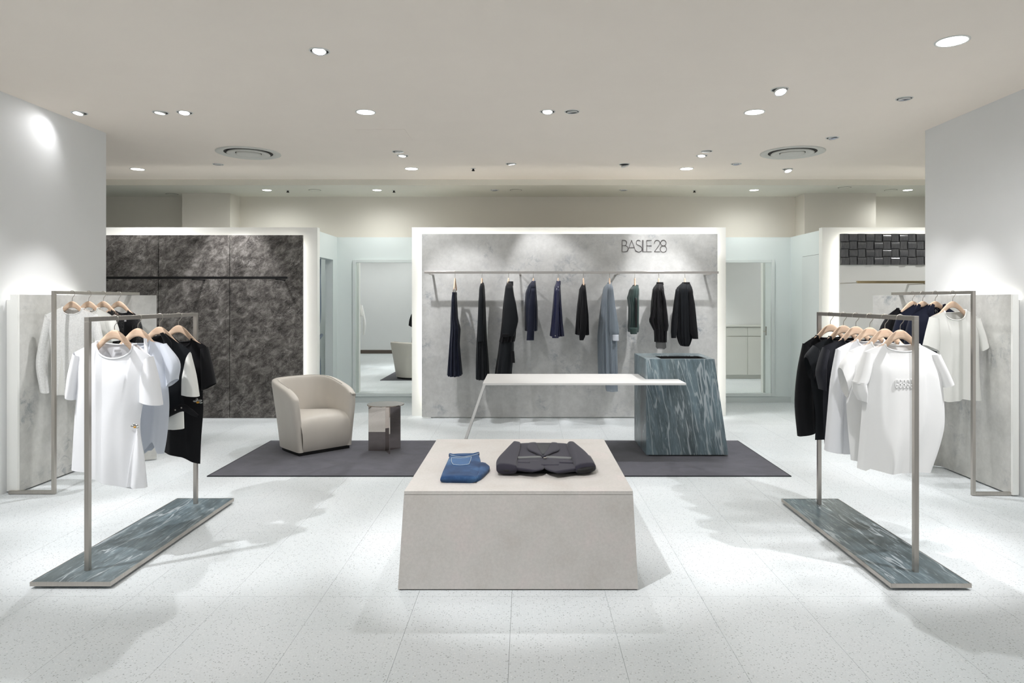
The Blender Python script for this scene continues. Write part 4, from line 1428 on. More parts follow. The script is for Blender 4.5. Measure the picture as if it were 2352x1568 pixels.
t = garment('t_shirt', 'graphite tee with deep sleeve cuffs hanging between black and white tops', 't-shirt', GR, Y, 1965, M['c_graphite'], b, [
    strip([(1891, 797), (1882, 826), (1880, 836)], [(1904, 806), (1897, 836), (1896, 846)], Y, [0.034, 0.045, 0.05], ripple=0.05),
    strip([(2026, 806), (2032, 836), (2034, 846)], [(2039, 797), (2048, 826), (2050, 836)], Y, [0.034, 0.045, 0.05], ripple=0.05)])
strip([(1880, 834), (1876, 858), (1884, 894)], [(1896, 834), (1896, 852), (1894, 896)], Y, [0.05, 0.052, 0.05]).build('sleeve_cuff', M['c_graphite'], t, smooth=True)
Y = Rs[3]
b = top_body(Y, (1921, 801), (1967, 780), 797, (2028, 780), (2073, 801),
             [(1921, 801), (1922, 880), (1914, 1030)], [(2073, 801), (2072, 880), (2078, 1030)],
             [(1914, 1036), (1934, 1041), (2000, 1038), (2078, 1030)], 0.05, 0.008, 14)
garment('shirt', 'white long sleeve top hanging next to the graphite tee', 'shirt', GR, Y, 1997, M['c_white'], b, [
    strip([(1921, 801), (1910, 868), (1903, 948), (1895, 1034)], [(1938, 812), (1936, 868), (1936, 948), (1934, 1040)], Y, [0.03, 0.05, 0.055, 0.05], ripple=0.08),
    strip([(2056, 812), (2058, 868), (2058, 948), (2060, 1040)], [(2073, 801), (2084, 868), (2091, 948), (2099, 1034)], Y, [0.03, 0.05, 0.055, 0.05], ripple=0.08)])
Y = Rs[4]
b = top_body(Y, (1950, 806), (1999, 786), 803, (2064, 786), (2113, 806),
             [(1950, 806), (1952, 870), (1944, 930), (1954, 1056)], [(2113, 806), (2112, 880), (2118, 930), (2112, 1056)],
             [(1954, 1056), (1968, 1057), (2040, 1060), (2112, 1056)], 0.05, 0.009, 15)
garment('t_shirt', 'plain white tee with loose cap sleeves behind the embossed one', 't-shirt', GR, Y, 2031, M['c_white_b'], b, [
    strip([(1950, 807), (1932, 834), (1928, 844)], [(1964, 816), (1956, 880), (1945, 912)], Y, [0.034, 0.05, 0.05], ripple=0.1),
    strip([(2099, 816), (2107, 880), (2118, 912)], [(2113, 807), (2131, 834), (2135, 844)], Y, [0.034, 0.05, 0.05], ripple=0.1)])
Y = Rs[5]
b = top_body(Y, (1985, 808), (2030, 790), 806, (2108, 790), (2157, 814),
             [(1985, 808), (1984, 880), (1980, 930), (1973, 1020), (1968, 1074)], [(2157, 814), (2166, 890), (2170, 968), (2160, 1020), (2138, 1085)],
             [(1968, 1074), (1985, 1079), (1992, 1073), (2033, 1082), (2095, 1080), (2138, 1085)], 0.06, 0.011, 16, back_drop=4)
t = garment('t_shirt', 'boxy white tee with embossed lettering, frontmost on the right rack', 't-shirt', GR, Y, 2066, M['c_white_b'], b, [
    strip([(1985, 808), (1968, 858), (1960, 879)], [(2004, 812), (1992, 868), (1986, 880)], Y, [0.034, 0.05, 0.055], ripple=0.1, dy=-0.01),
    strip([(2136, 814), (2154, 860), (2164, 889)], [(2157, 813), (2172, 846), (2186, 878)], Y, [0.034, 0.045, 0.05], ripple=0.08)], band=0.004)
strip([(1960, 876), (1964, 900), (1972, 918)], [(1986, 876), (1987, 900), (1987, 923)], Y, [0.055, 0.055, 0.04], ripple=0.15, dy=-0.008).build('sleeve_cuff', M['c_white_b'], t, smooth=True)
em = MB()
re_ = random.Random(5)
for k in range(7):
    cx_, cz_ = XZ(2046 + k * 8.2, 878, Y)
    u = (cx_ - XZ(2066, 0, Y)[0]) / 0.22
    cy_ = Y - 0.0625 * (1 - u * u) ** 0.4
    loop = [(cx_ + 0.0068 * math.cos(q * PI / 8), cy_, cz_ + (0.024 + re_.uniform(-0.002, 0.002)) * math.sin(q * PI / 8)) for q in range(17)]
    em.tube(loop, 0.0036, 6)
    em.tube([(cx_ - 0.006, cy_, cz_ + re_.uniform(-0.008, 0.008)), (cx_ + 0.006, cy_, cz_ + re_.uniform(-0.008, 0.008))], 0.0036, 6)
em.build('embossed_patch', M['c_white_b'], t, smooth=True)

# ---------------------------------------------------------------- right wall rail
zW = 1.568
Ws = [6.05, 5.895, 5.715, 5.482]
for y, lab in zip(Ws, ('hanger of the black top furthest back on the right wall rail', 'hanger of the first navy jacket on the right wall rail',
                       'hanger of the navy jacket beside the white wall-rail tee', 'hanger of the white tee on the right wall rail')):
    hanger((WR, y, zW), 0.0, 'pale wooden ' + lab, HG)
Y = Ws[0]
b = top_body(Y, (2041, 722), (2062, 708), 722, (2106, 708), (2130, 722), [(2041, 722), (2042, 800), (2040, 850)], [(2130, 722), (2130, 800), (2132, 850)],
             [(2040, 850), (2086, 853), (2132, 850)], 0.05, 0.007, 21)
garment('shirt', 'black long sleeve top furthest back on the right wall rail', 'shirt', GWR, Y, 2085, M['c_black'], b, [
    strip([(2041, 721), (2023, 752), (2016, 800), (2014, 850)], [(2054, 730), (2046, 770), (2040, 810), (2038, 852)], Y, [0.03, 0.05, 0.05, 0.045], ripple=0.08),
    strip([(2118, 730), (2126, 770), (2132, 810), (2134, 852)], [(2130, 721), (2148, 752), (2154, 800), (2156, 850)], Y, [0.03, 0.05, 0.05, 0.045], ripple=0.08)])
for Y, cx, col, seed, lab in ((Ws[1], 2116, M['c_navy'], 22, 'navy jacket with dotted lining between the black top and the other jacket'),
                              (Ws[2], 2148, M['c_navy'], 23, 'navy jacket with dotted lining directly behind the white tee')):
    k = 274 / 274.4 * (5.715 / Y)
    def pp(dx, y):
        return (cx + dx * k, y)
    b = top_body(Y, pp(-56, 724), pp(-14, 698), 722, pp(14, 698), pp(56, 724), [pp(-56, 724), pp(-54, 800), pp(-56, 858)], [pp(56, 724), pp(54, 800), pp(56, 858)],
                 [pp(-56, 858), pp(0, 862), pp(56, 858)], 0.055, 0.006, seed, back_drop=8)
    t = garment('jacket', lab, 'jacket', GWR, Y, cx, col, b, [
        strip([pp(-56, 723), pp(-68, 770), pp(-70, 850)], [pp(-42, 732), pp(-44, 780), pp(-44, 852)], Y, [0.03, 0.05, 0.045], ripple=0.06),
        strip([pp(42, 732), pp(44, 780), pp(44, 852)], [pp(56, 723), pp(68, 770), pp(70, 850)], Y, [0.03, 0.05, 0.045], ripple=0.06)], band=0)
    px_plate([pp(-15, 697), pp(-24, 716), pp(-8, 750)], [pp(-9, 700), pp(-10, 722), pp(-3, 752)], Y, [0.006, 0.007, 0.003], -0.05).build('lapel', col, t, smooth=True)
    px_plate([pp(9, 700), pp(10, 722), pp(3, 752)], [pp(15, 697), pp(24, 716), pp(8, 750)], Y, [0.006, 0.007, 0.003], -0.05).build('lapel', col, t, smooth=True)
    dots = MB()
    for q in range(14):
        x, z = XZ(cx + re_.uniform(-13, 13) * k, 711 + re_.uniform(-6, 6), Y)
        dots.ball((x, Y + 0.022, z), 0.003, 0.002, 0.003, 8, 5)
    dots.build('lining_dots', M['c_label'], t)
Y = Ws[3]
b = top_body(Y, (2136, 728), (2167, 714), 735, (2216, 711), (2249, 730),
             [(2136, 728), (2152, 800), (2150, 860), (2146, 916)], [(2249, 730), (2249, 800), (2250, 860), (2254, 919)],
             [(2146, 916), (2168, 921), (2197, 919), (2200, 914), (2226, 918), (2254, 919)], 0.055, 0.010, 24)
garment('t_shirt', 'soft white tee nearest the front post of the right wall rail', 't-shirt', GWR, Y, 2190, M['c_ivory'], b, [
    strip([(2136, 728), (2128, 765), (2122, 792)], [(2156, 732), (2158, 775), (2156, 808)], Y, [0.034, 0.05, 0.055], ripple=0.1),
    strip([(2230, 732), (2246, 775), (2252, 806)], [(2250, 730), (2260, 765), (2267, 793)], Y, [0.034, 0.045, 0.05], ripple=0.1)], band=0.005)

# ---------------------------------------------------------------- left wall rail
Vs = [5.481, 5.689, 5.886, 6.109]
for y, lab in zip(Vs, ('hanger of the white lace blouse on the left wall rail', 'hanger of the white mesh tee on the left wall rail',
                       'hanger of the first black lace top on the left wall rail', 'hanger of the black top furthest back on the left wall rail')):
    hanger((WL, y, zW), 0.0, 'pale wooden ' + lab, HG)
Y = Vs[0]
b = top_body(Y, (106, 722), (146, 705), 722, (190, 708), (222, 724), [(106, 722), (116, 790), (117, 850), (118, 906)], [(222, 724), (214, 790), (212, 850), (212, 906)],
             [(118, 906), (160, 907), (212, 906)], 0.05, 0.006, 31)
t = garment('blouse', 'white lace blouse with long scalloped sleeves on the left wall rail', 'blouse', GWL, Y, 165, M['lace_white'], b, [
    strip([(106, 721), (92, 790), (86, 838), (95, 899)], [(120, 735), (108, 790), (104, 840), (110, 903)], Y, [0.034, 0.04, 0.045, 0.035], ripple=0.1),
    strip([(210, 735), (222, 790), (224, 840), (222, 903)], [(222, 721), (236, 790), (243, 838), (236, 899)], Y, [0.034, 0.04, 0.045, 0.035], ripple=0.1)], band=0.004)
mb, _n = top_body(Y, (120, 741), (150, 739), 740, (180, 739), (208, 741), [(120, 741), (120, 800), (121, 904)], [(208, 741), (208, 800), (209, 904)],
                  [(121, 904), (160, 905), (209, 904)], 0.042, 0.005, 33, back_drop=1)
mb.build('inner_slip', M['c_ivory'], t, smooth=True)
Y = Vs[1]
b = top_body(Y, (152, 726), (182, 709), 722, (226, 707), (262, 728), [(152, 726), (156, 800), (156, 880)], [(262, 728), (258, 800), (256, 880)],
             [(156, 880), (206, 882), (256, 880)], 0.05, 0.007, 34)
t = garment('t_shirt', 'white mesh tee behind the lace blouse on the left wall rail', 't-shirt', GWL, Y, 203, M['c_ivory'], b, [
    strip([(240, 740), (250, 760), (256, 784)], [(263, 727), (270, 755), (272, 782)], Y, [0.03, 0.05, 0.055], ripple=0.1),
    strip([(150, 727), (143, 755), (141, 782)], [(168, 740), (160, 760), (156, 784)], Y, [0.03, 0.05, 0.055], ripple=0.1)], band=0.004)
Y = Vs[2]
b = top_body(Y, (190, 727), (217, 711), 724, (258, 711), (286, 722), [(190, 727), (192, 800), (194, 850)], [(286, 722), (284, 800), (282, 850)],
             [(194, 850), (238, 852), (282, 850)], 0.045, 0.006, 35)
garment('blouse', 'sleeveless black lace top between the mesh tee and the last black top', 'blouse', GWL, Y, 237, M['lace_black'], b, [], band=0.003)
Y = Vs[3]
b = top_body(Y, (228, 729), (252, 715), 728, (296, 713), (318, 726), [(228, 729), (234, 800), (236, 850)], [(318, 726), (310, 800), (308, 850)],
             [(236, 850), (272, 852), (308, 850)], 0.045, 0.006, 36)
t = garment('t_shirt', 'black top with lace sleeves furthest back on the left wall rail', 't-shirt', GWL, Y, 273, M['c_black'], b, [
    (strip([(302, 736), (306, 760), (308, 790)], [(318, 725), (326, 752), (329, 786)], Y, [0.034, 0.04, 0.045], ripple=0.1), M['lace_black']),
    (strip([(228, 729), (220, 752), (217, 786)], [(243, 736), (240, 760), (238, 790)], Y, [0.034, 0.04, 0.045], ripple=0.1), M['lace_black'])], band=0.004)
x, z = XZ(293, 736, Y)
MB().box(x - 0.02, x + 0.02, Y - 0.056, Y - 0.054, z - 0.007, z + 0.007).build('neck_label', M['c_label'], t)

# ---------------------------------------------------------------- centre wall rail: clothes seen from the side
hooks = [1045, 1107, 1168, 1225, 1282, 1340, 1400, 1458, 1513, 1573]
hl = ['clip hanger of the navy trousers', 'hanger of the long black coat', 'hanger of the black jacket over a skirt', 'hanger of the navy pinstripe jacket', 'hanger of the navy satin shirt',
      'hanger of the black draped top', 'hanger of the grey blue dress', 'hanger of the green knit vest', 'hanger of the black chiffon blouse', 'hanger of the black shirt with full sleeves']
HA = [88, 88, 87, 86, 87, 88, 85, 84, 82, 80]
for px, lab, a in zip(hooks, hl, HA):
    hanger(((px - VX) * YR / F, YR, RZ + 0.014), math.radians(a), 'pale wooden ' + lab + ' on the centre rail', HG).scale = (0.62 if px > 1440 else 0.74, 1, 1)

def side_body(rows, Yc, D, n=30, m=40, ripple=0.05, k=6, seed=0.0, dy=0.0):
    """rows: (px left, px right, py); D: list of half depths along the rows"""
    pts = [(XZ(l, y, Yc)[0], XZ(r, y, Yc)[0], XZ(0, y, Yc)[1]) for l, r, y in rows]
    # a spline over the rows, evenly in height
    zs = [p[2] for p in pts]
    out = []
    for i in range(n):
        z = lerp(zs[0], zs[-1], i / (n - 1))
        q = 0
        while q < len(zs) - 2 and zs[q + 1] > z:
            q += 1
        s_ = (zs[q] - z) / max(1e-6, zs[q] - zs[q + 1])
        s_ = max(0, min(1, s_))
        xl, xr_ = lerp(pts[q][0], pts[q + 1][0], s_), lerp(pts[q][1], pts[q + 1][1], s_)
        d = lerp(D[q], D[q + 1], s_)
        out.append((((xl + xr_) / 2, Yc + dy, z), (0, d, 0), ((xr_ - xl) / 2, 0, 0)))
    mb = ring_loft(out, m, 0.9, ripple, k, seed)
    # soft closed top
    o0 = 0
    mb.f.append(tuple(range(m - 1, -1, -1)))
    return mb

def side_garment(name, label, cat, px, col, rows, D, sleeve=None, ripple=0.05, k=6, seed=0.0):
    t = thing(name, label, cat, ((px - VX) * YR / F, YR, 1.2), 0, GM)
    side_body(rows, YR, D, 30, 96, ripple * 1.15, k + 6, seed).build('body', col, t, smooth=True)
    return t

NEAR = YR - 0.17
t = side_garment('trousers', 'long navy pinstripe trousers clipped at the left end of the centre rail', 'trousers', 1045, M['c_navy_stripe'],
             [(1040, 1048, 672), (1038, 1049, 690), (1036.5, 1051, 730), (1036, 1057, 755), (1034, 1055, 790), (1030, 1060, 861)], [0.15, 0.17, 0.18, 0.19, 0.20, 0.22], ripple=0.10, k=5, seed=0.4)
side_body([(1039.5, 1048.5, 671), (1039.5, 1048.5, 678)], YR, [0.16, 0.165], 4, 40, 0.0).build('waistband', M['c_navy'], t, smooth=True)
x, z = XZ(1044, 668, YR)
for dy in (-0.12, 0.12):
    MB().box(x - 0.008, x + 0.008, YR + dy - 0.012, YR + dy + 0.012, z - 0.03, z + 0.018).build('clip', M['wire'], t, bevel=0.002)

t = side_garment('coat', 'ankle length black coat second from the left on the centre rail', 'coat', 1107, M['c_black_b'],
             [(1105, 1111, 649), (1101.5, 1113, 660), (1099, 1115.5, 720), (1096, 1118, 780), (1094.5, 1121, 830), (1094, 1122.5, 868)], [0.05, 0.18, 0.20, 0.21, 0.22, 0.23], ripple=0.08, k=7, seed=1.2)
side_body([(1102, 1109, 657), (1099, 1112, 690), (1097, 1111, 740), (1096, 1111, 784)], NEAR - 0.02, [0.02, 0.05, 0.05, 0.045], 16, 24, 0.03).build('sleeve', M['c_black_b'], t, smooth=True)

t = side_garment('jacket', 'black utility jacket hanging over a dark pleated skirt', 'jacket', 1168, M['c_black'],
             [(1166, 1177, 648), (1161, 1178, 658), (1156, 1184, 700), (1153, 1186, 740), (1149, 1183, 775), (1147, 1181, 784)], [0.05, 0.17, 0.19, 0.19, 0.19, 0.19], ripple=0.05, k=6, seed=2.0)
side_body([(1163, 1176, 657), (1158, 1186, 700), (1156, 1191, 735), (1153, 1186, 756), (1152, 1180, 772)], NEAR - 0.02, [0.02, 0.055, 0.055, 0.05, 0.05], 18, 26, 0.04).build('sleeve', M['c_black_b'], t, smooth=True)
side_body([(1153, 1170, 766), (1152, 1169, 774)], NEAR - 0.085, [0.006, 0.006], 4, 16, 0.0).build('cuff_tab', M['c_black'], t, smooth=True)
side_body([(1165, 1179, 646), (1162, 1179, 656)], YR, [0.06, 0.09], 5, 28, 0.0).build('collar', M['c_black_b'], t, smooth=True)
side_body([(1148, 1180, 780), (1145, 1179, 810), (1141, 1176, 840), (1138, 1174, 868)], YR, [0.17, 0.18, 0.19, 0.2], 16, 44, 0.12, 8, 0.7).build('skirt', M['c_black_b'], t, smooth=True)
side_body([(1173, 1181, 806), (1174, 1183, 833)], NEAR - 0.02, [0.006, 0.006], 4, 12, 0.0).build('belt_end', M['c_black'], t, smooth=True)

t = side_garment('jacket', 'short navy pinstripe jacket fourth from the left on the centre rail', 'jacket', 1225, M['c_navy_stripe'],
             [(1221, 1230, 646), (1213, 1231, 656), (1207, 1232, 672), (1205, 1234, 706), (1206, 1234, 740), (1206.5, 1233, 759)], [0.05, 0.17, 0.19, 0.2, 0.2, 0.2], ripple=0.05, k=5, seed=3.0)
side_body([(1220, 1229, 662), (1216, 1230, 690), (1212, 1228, 740), (1209, 1226.5, 781)], NEAR - 0.02, [0.02, 0.05, 0.05, 0.045], 16, 24, 0.04).build('sleeve', M['c_navy'], t, smooth=True)
side_body([(1221, 1230.5, 645), (1220, 1231, 656)], YR, [0.06, 0.08], 5, 28, 0.0).build('collar', M['c_satin'], t, smooth=True)

t = side_garment('shirt', 'shiny navy satin shirt fifth from the left on the centre rail', 'shirt', 1282, M['c_satin'],
             [(1278, 1287, 647), (1273, 1287, 660), (1270, 1288.5, 700), (1267, 1291, 740), (1264, 1294, 771)], [0.05, 0.17, 0.19, 0.19, 0.2], ripple=0.10, k=6, seed=4.1)
side_body([(1276, 1285, 662), (1274, 1285, 700), (1270, 1284, 745), (1268, 1283, 776)], NEAR - 0.02, [0.02, 0.045, 0.05, 0.04], 16, 24, 0.08).build('sleeve', M['c_satin'], t, smooth=True)
side_body([(1277.5, 1288, 645), (1277, 1288, 654)], YR, [0.06, 0.08], 5, 28, 0.0).build('collar', M['c_satin'], t, smooth=True)
x, z = XZ(1275.5, 771, NEAR - 0.07)
MB().ball((x, NEAR - 0.07, z), 0.007, 0.004, 0.007, 10, 6).build('cuff_button', M['pin_silver'], t, smooth=True)

t = side_garment('blouse', 'black draped top sixth from the left on the centre rail', 'blouse', 1340, M['c_black'],
             [(1337, 1344, 652), (1331, 1345, 664), (1327, 1348, 700), (1325, 1350, 725), (1323.5, 1351.5, 768)], [0.05, 0.17, 0.19, 0.19, 0.2], ripple=0.10, k=7, seed=5.0)
side_body([(1337, 1344, 662), (1336, 1346, 700), (1333, 1348, 745), (1330, 1345, 770), (1331, 1340, 781)], NEAR - 0.02, [0.02, 0.045, 0.05, 0.04, 0.03], 16, 24, 0.06).build('sleeve', M['c_black'], t, smooth=True)

t = side_garment('dress', 'long sheer grey blue dress hanging behind the white table', 'dress', 1400, M['c_dressgrey'],
             [(1395, 1404, 651), (1387, 1407, 660), (1382, 1410, 690), (1378, 1414, 730), (1374.5, 1416, 775), (1376, 1416, 830), (1377, 1417, 860), (1380, 1418, 880)],
             [0.05, 0.17, 0.19, 0.2, 0.21, 0.22, 0.23, 0.23], ripple=0.09, k=7, seed=6.0)
side_body([(1389, 1418, 866), (1392, 1418, 897)], NEAR, [0.10, 0.11], 6, 30, 0.08).build('hem_panel', M['c_dressgrey'], t, smooth=True)
side_body([(1399, 1408, 660), (1400, 1413, 700), (1399, 1419, 740), (1399, 1421.5, 762), (1403, 1421, 768)], NEAR - 0.02, [0.02, 0.05, 0.06, 0.06, 0.045], 18, 30, 0.09).build('sleeve', M['c_dressgrey'], t, smooth=True)
side_body([(1404, 1421, 768), (1405.5, 1421, 782)], NEAR - 0.02, [0.045, 0.043], 5, 24, 0.0).build('cuff', M['c_pale_blue'], t, smooth=True)
side_body([(1395, 1404.5, 649), (1394, 1405, 656)], YR, [0.05, 0.07], 5, 28, 0.0).build('collar', M['c_dressgrey'], t, smooth=True)

t = side_garment('vest', 'dark green knit vest eighth from the left on the centre rail', 'vest', 1458, M['c_green'],
             [(1455, 1465, 654), (1447, 1466.5, 664), (1444, 1466.5, 676), (1441.5, 1466, 683), (1445, 1466, 705), (1444.5, 1465.5, 735), (1443, 1466, 752), (1444, 1464.5, 762)],
             [0.05, 0.16, 0.18, 0.18, 0.18, 0.18, 0.18, 0.17], ripple=0.05, k=6, seed=7.0)
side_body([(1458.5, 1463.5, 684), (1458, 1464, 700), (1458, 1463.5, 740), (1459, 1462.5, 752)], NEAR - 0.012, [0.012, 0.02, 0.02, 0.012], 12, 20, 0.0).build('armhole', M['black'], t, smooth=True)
side_body([(1445, 1464.5, 752), (1448, 1463, 767)], NEAR, [0.03, 0.03], 5, 24, 0.0).build('hem_band', M['c_green'], t, smooth=True)
side_body([(1453, 1466, 655), (1452, 1466.5, 662)], YR, [0.07, 0.09], 5, 28, 0.0).build('neckband', M['c_green'], t, smooth=True)

t = side_garment('blouse', 'black chiffon blouse with a trailing hem second from the right on the centre rail', 'blouse', 1513, M['c_sheer_black'],
             [(1509, 1522, 650), (1501, 1523, 662), (1498, 1525, 690), (1497, 1529, 715), (1498, 1530, 740), (1504, 1529, 758), (1505, 1528, 785)], [0.05, 0.15, 0.16, 0.17, 0.17, 0.15, 0.14], ripple=0.10, k=6, seed=8.0)
side_body([(1518, 1524, 664), (1522, 1529, 690), (1522, 1533, 725), (1524, 1535, 748), (1526, 1533, 760)], NEAR - 0.01, [0.02, 0.045, 0.05, 0.05, 0.03], 16, 24, 0.08).build('sleeve', M['c_sheer_black'], t, smooth=True)
side_body([(1500, 1506, 664), (1498, 1505, 700), (1493, 1503, 728), (1490, 1500, 736), (1501, 1506, 758)], NEAR + 0.05, [0.02, 0.045, 0.05, 0.05, 0.03], 16, 24, 0.08).build('sleeve', M['c_sheer_black'], t, smooth=True)
side_body([(1507, 1528, 782), (1507.5, 1528.5, 798), (1510, 1524, 801)], YR, [0.12, 0.12, 0.10], 6, 30, 0.06).build('hem_panel', M['c_chiffon_hem'], t, smooth=True)
side_body([(1508, 1523, 648), (1508, 1524, 654)], YR, [0.06, 0.07], 5, 28, 0.0).build('collar', M['c_black'], t, smooth=True)

t = side_garment('shirt', 'black shirt with full sleeves at the right end of the centre rail', 'shirt', 1573, M['c_black_b'],
             [(1566, 1584, 650), (1556, 1588, 660), (1553, 1590, 668), (1554, 1590, 700), (1556, 1588, 750), (1557, 1588, 774), (1561, 1584, 788), (1565, 1580, 794)],
             [0.05, 0.11, 0.12, 0.13, 0.13, 0.13, 0.12, 0.11], ripple=0.09, k=7, seed=9.0)
side_body([(1552, 1560, 664), (1547, 1557, 700), (1542, 1555, 740), (1541, 1554, 762), (1542, 1552, 776)], NEAR + 0.06, [0.02, 0.045, 0.05, 0.05, 0.035], 18, 24, 0.08).build('sleeve', M['c_black_b'], t, smooth=True)
side_body([(1582, 1590, 664), (1583, 1596, 700), (1584, 1600, 745), (1586, 1602, 765), (1591, 1603, 778)], NEAR + 0.02, [0.02, 0.045, 0.05, 0.05, 0.035], 18, 24, 0.08).build('sleeve', M['c_black'], t, smooth=True)
side_body([(1567, 1584, 648), (1566, 1584, 655)], YR, [0.06, 0.07], 5, 28, 0.0).build('collar', M['c_black'], t, smooth=True)

# ================================================================== FOLDED CLOTHES ON THE CENTRE TABLE
TZ = 0.513
def on(px, py, z):
    y = F * (H - z) / (py - VY)
    return ((px - VX) * y / F, y)
def flat(L, R, z0, z1, zt, n=14, m=20, power=0.6, ripple=0.0, k=5, seed=0.0):
    """flattened cloth tube lying on the table between two outlines (px seen at height zt)"""
    A = curve([on(*p, zt) for p in L], n)
    B = curve([on(*p, zt) for p in R], n)
    rows = []
    for (xa, ya), (xb, yb) in zip(A, B):
        rows.append((((xa + xb) / 2, (ya + yb) / 2, (z0 + z1) / 2), ((xb - xa) / 2, (yb - ya) / 2, 0), (0, 0, (z1 - z0) / 2)))
    mb = ring_loft(rows, m, power, ripple, k, seed, False)
    nn = len(rows)
    mb.f.append(tuple(range(m - 1, -1, -1)))
    mb.f.append(tuple((nn - 1) * m + j for j in range(m)))
    return mb

jn = thing('jeans', 'folded washed blue jeans with a stitched back pocket', 'jeans', (-0.36, 3.95, TZ))
zt = TZ + 0.034
flat([(1034, 1041), (1025, 1060), (1016, 1080), (1011, 1094)], [(1100, 1040), (1105, 1060), (1099, 1082), (1094, 1095)], TZ, zt, zt, 16, 28, 0.55, 0.04, 5, 0.3).build('folded_leg', M['denim'], jn, smooth=True)
flat([(1096, 1062), (1098, 1078), (1092, 1094)], [(1116, 1058), (1125, 1068), (1108, 1086)], TZ, zt - 0.004, zt, 14, 22, 0.7, 0.15, 3, 1.0).build('folded_leg', M['denim'], jn, smooth=True)
wb = MB()
for dz in (0.0, 0.008):
    P = curve([on(a, c, zt) for a, c in ((1033, 1042), (1048, 1045), (1066, 1046), (1084, 1043), (1099, 1039))], 16)
    wb.tube([(x, y, zt - 0.012 + dz) for x, y in P], 0.009, 8)
wb.build('waistband', M['denim'], jn, smooth=True)
P = curve([on(a, c, zt) for a, c in ((1034, 1045), (1049, 1048.5), (1066, 1049.5), (1084, 1046.5), (1100, 1042))], 16)
stw = MB().tube([(x, y, zt + 0.003) for x, y in P], 0.0016, 6)
stw.build('stitching', M['stitch'], jn)
pk = flat([(1037, 1052), (1036, 1060), (1040, 1068), (1056, 1069.5)], [(1083, 1049), (1081, 1058), (1077, 1067), (1062, 1069.5)], zt - 0.004, zt + 0.0035, zt, 10, 16, 0.5).build('back_pocket', M['denim_lite'], jn, smooth=True)
P = [on(a, c, zt) for a, c in ((1037, 1052), (1037, 1062), (1041, 1067.5), (1058, 1069.5), (1077, 1067), (1081, 1058), (1083, 1049.5), (1060, 1053.5), (1037, 1052))]
MB().tube([(x, y, zt + 0.004) for x, y in resample(P, 40)], 0.0014, 6).build('stitching', M['stitch'], pk)

jk = thing('jacket', 'folded charcoal jacket with grey satin waistband lying on the centre table', 'jacket', (0.17, 4.15, TZ))
zt = TZ + 0.042
flat([(1188, 1016), (1184, 1034), (1178, 1050), (1168, 1062), (1162, 1068)], [(1312, 1017), (1318, 1034), (1328, 1050), (1342, 1062), (1350, 1068)], TZ + 0.004, zt, zt, 22, 36, 0.5, 0.03, 4, 0.8).build('body', M['c_jacket'], jk, smooth=True)
flat([(1178, 1015), (1158, 1034), (1141, 1053), (1140, 1070)], [(1196, 1017), (1193, 1034), (1188, 1052), (1187, 1072)], TZ + 0.012, zt + 0.022, zt + 0.012, 16, 26, 0.7, 0.05, 3, 0.2).build('sleeve', M['c_jacket'], jk, smooth=True)
flat([(1302, 1018), (1307, 1032), (1313, 1048), (1322, 1072)], [(1321, 1016), (1344, 1034), (1360, 1052), (1368, 1066)], TZ + 0.012, zt + 0.022, zt + 0.012, 16, 26, 0.7, 0.05, 3, 1.2).build('sleeve', M['c_jacket'], jk, smooth=True)
flat([(1312, 1046), (1317, 1060), (1322, 1072)], [(1358, 1045), (1365, 1057), (1369, 1066)], TZ + 0.010, zt + 0.016, zt + 0.01, 10, 26, 0.7).build('satin_cuff', M['c_satin_grey'], jk, smooth=True)
flat([(1189, 1049), (1230, 1047.5), (1262, 1047.5), (1313, 1050)], [(1189, 1053), (1230, 1051.5), (1262, 1051.5), (1313, 1054)], zt - 0.01, zt + 0.006, zt, 20, 12, 0.8).build('waistband', M['c_satin_grey'], jk, smooth=True)
ln = flat([(1230, 1019), (1238, 1034), (1246, 1045)], [(1269, 1019), (1258, 1034), (1248, 1045)], zt - 0.008, zt + 0.004, zt, 10, 14, 0.6).build('lining', M['c_lining'], jk, smooth=True)
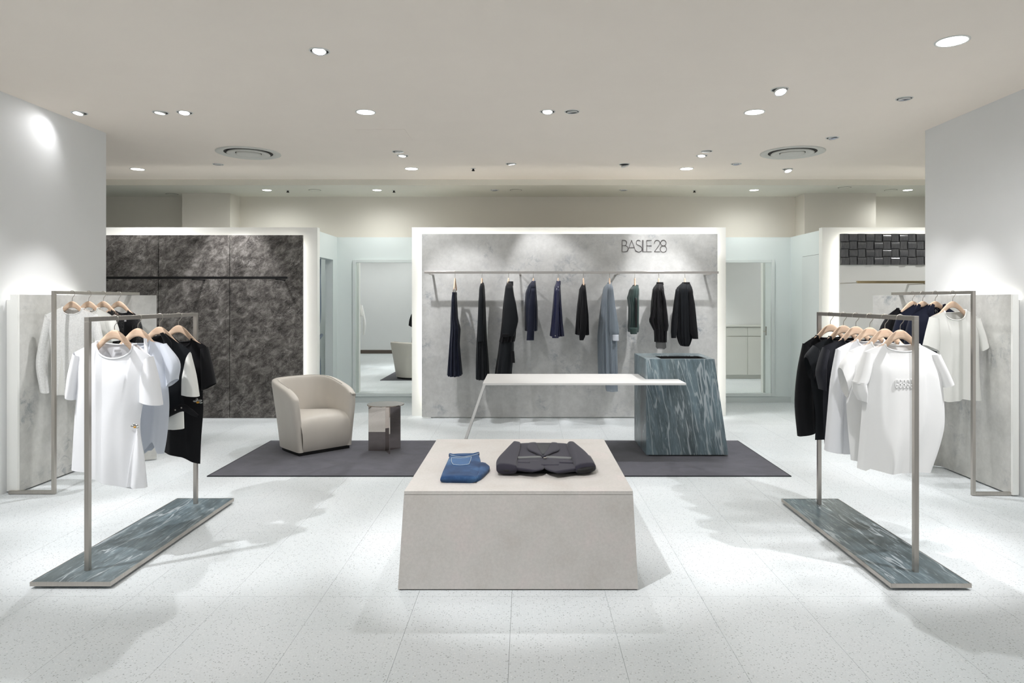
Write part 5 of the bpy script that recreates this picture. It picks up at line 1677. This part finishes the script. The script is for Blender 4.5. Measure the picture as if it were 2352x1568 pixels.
flat([(1214, 1015), (1212, 1028), (1232, 1038), (1245, 1045)], [(1232, 1014), (1236, 1026), (1242, 1036), (1247, 1046)], zt, zt + 0.014, zt + 0.016, 14, 16, 0.7).build('lapel', M['c_jacket'], jk, smooth=True)
flat([(1266, 1014), (1260, 1026), (1252, 1036), (1247, 1046)], [(1281, 1015), (1284, 1030), (1268, 1037), (1250, 1046)], zt, zt + 0.014, zt + 0.016, 14, 16, 0.7).build('lapel', M['c_jacket'], jk, smooth=True)
for a0, a1 in ((1190, 1217), (1285, 1316)):
    flat([(a0, 1059.0), (a1, 1060.5)], [(a0, 1063), (a1, 1064)], zt - 0.004, zt + 0.005, zt, 8, 12, 0.7).build('pocket_flap', M['c_jacket'], jk, smooth=True)
flat([(1186, 1057), (1168, 1066), (1154, 1071)], [(1243, 1057), (1250, 1073), (1226, 1080)], zt - 0.014, zt + 0.002, zt, 14, 24, 0.6).build('front_panel', M['c_jacket'], jk, smooth=True)
flat([(1242, 1057), (1252, 1073), (1278, 1082)], [(1318, 1057), (1338, 1066), (1356, 1071)], zt - 0.016, zt, zt, 14, 24, 0.6).build('front_panel', M['c_jacket'], jk, smooth=True)
flat([(1166, 1056), (1158, 1068), (1153, 1079)], [(1346, 1056), (1353, 1068), (1358, 1079)], TZ, TZ + 0.02, TZ + 0.02, 12, 30, 0.5).build('back_panel', M['c_black'], jk, smooth=True)
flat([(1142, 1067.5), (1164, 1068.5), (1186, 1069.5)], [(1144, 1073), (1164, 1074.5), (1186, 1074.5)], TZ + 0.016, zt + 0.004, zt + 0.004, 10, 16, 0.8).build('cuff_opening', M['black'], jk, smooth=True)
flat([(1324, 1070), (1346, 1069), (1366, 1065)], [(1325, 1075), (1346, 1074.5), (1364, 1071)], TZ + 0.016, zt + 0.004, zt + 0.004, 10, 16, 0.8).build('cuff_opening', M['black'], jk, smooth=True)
x, y = on(1252, 1054.5, zt)
MB().ball((x, y, zt + 0.008), 0.012, 0.006, 0.005, 12, 6).build('fastener', M['wire'], jk, smooth=True)
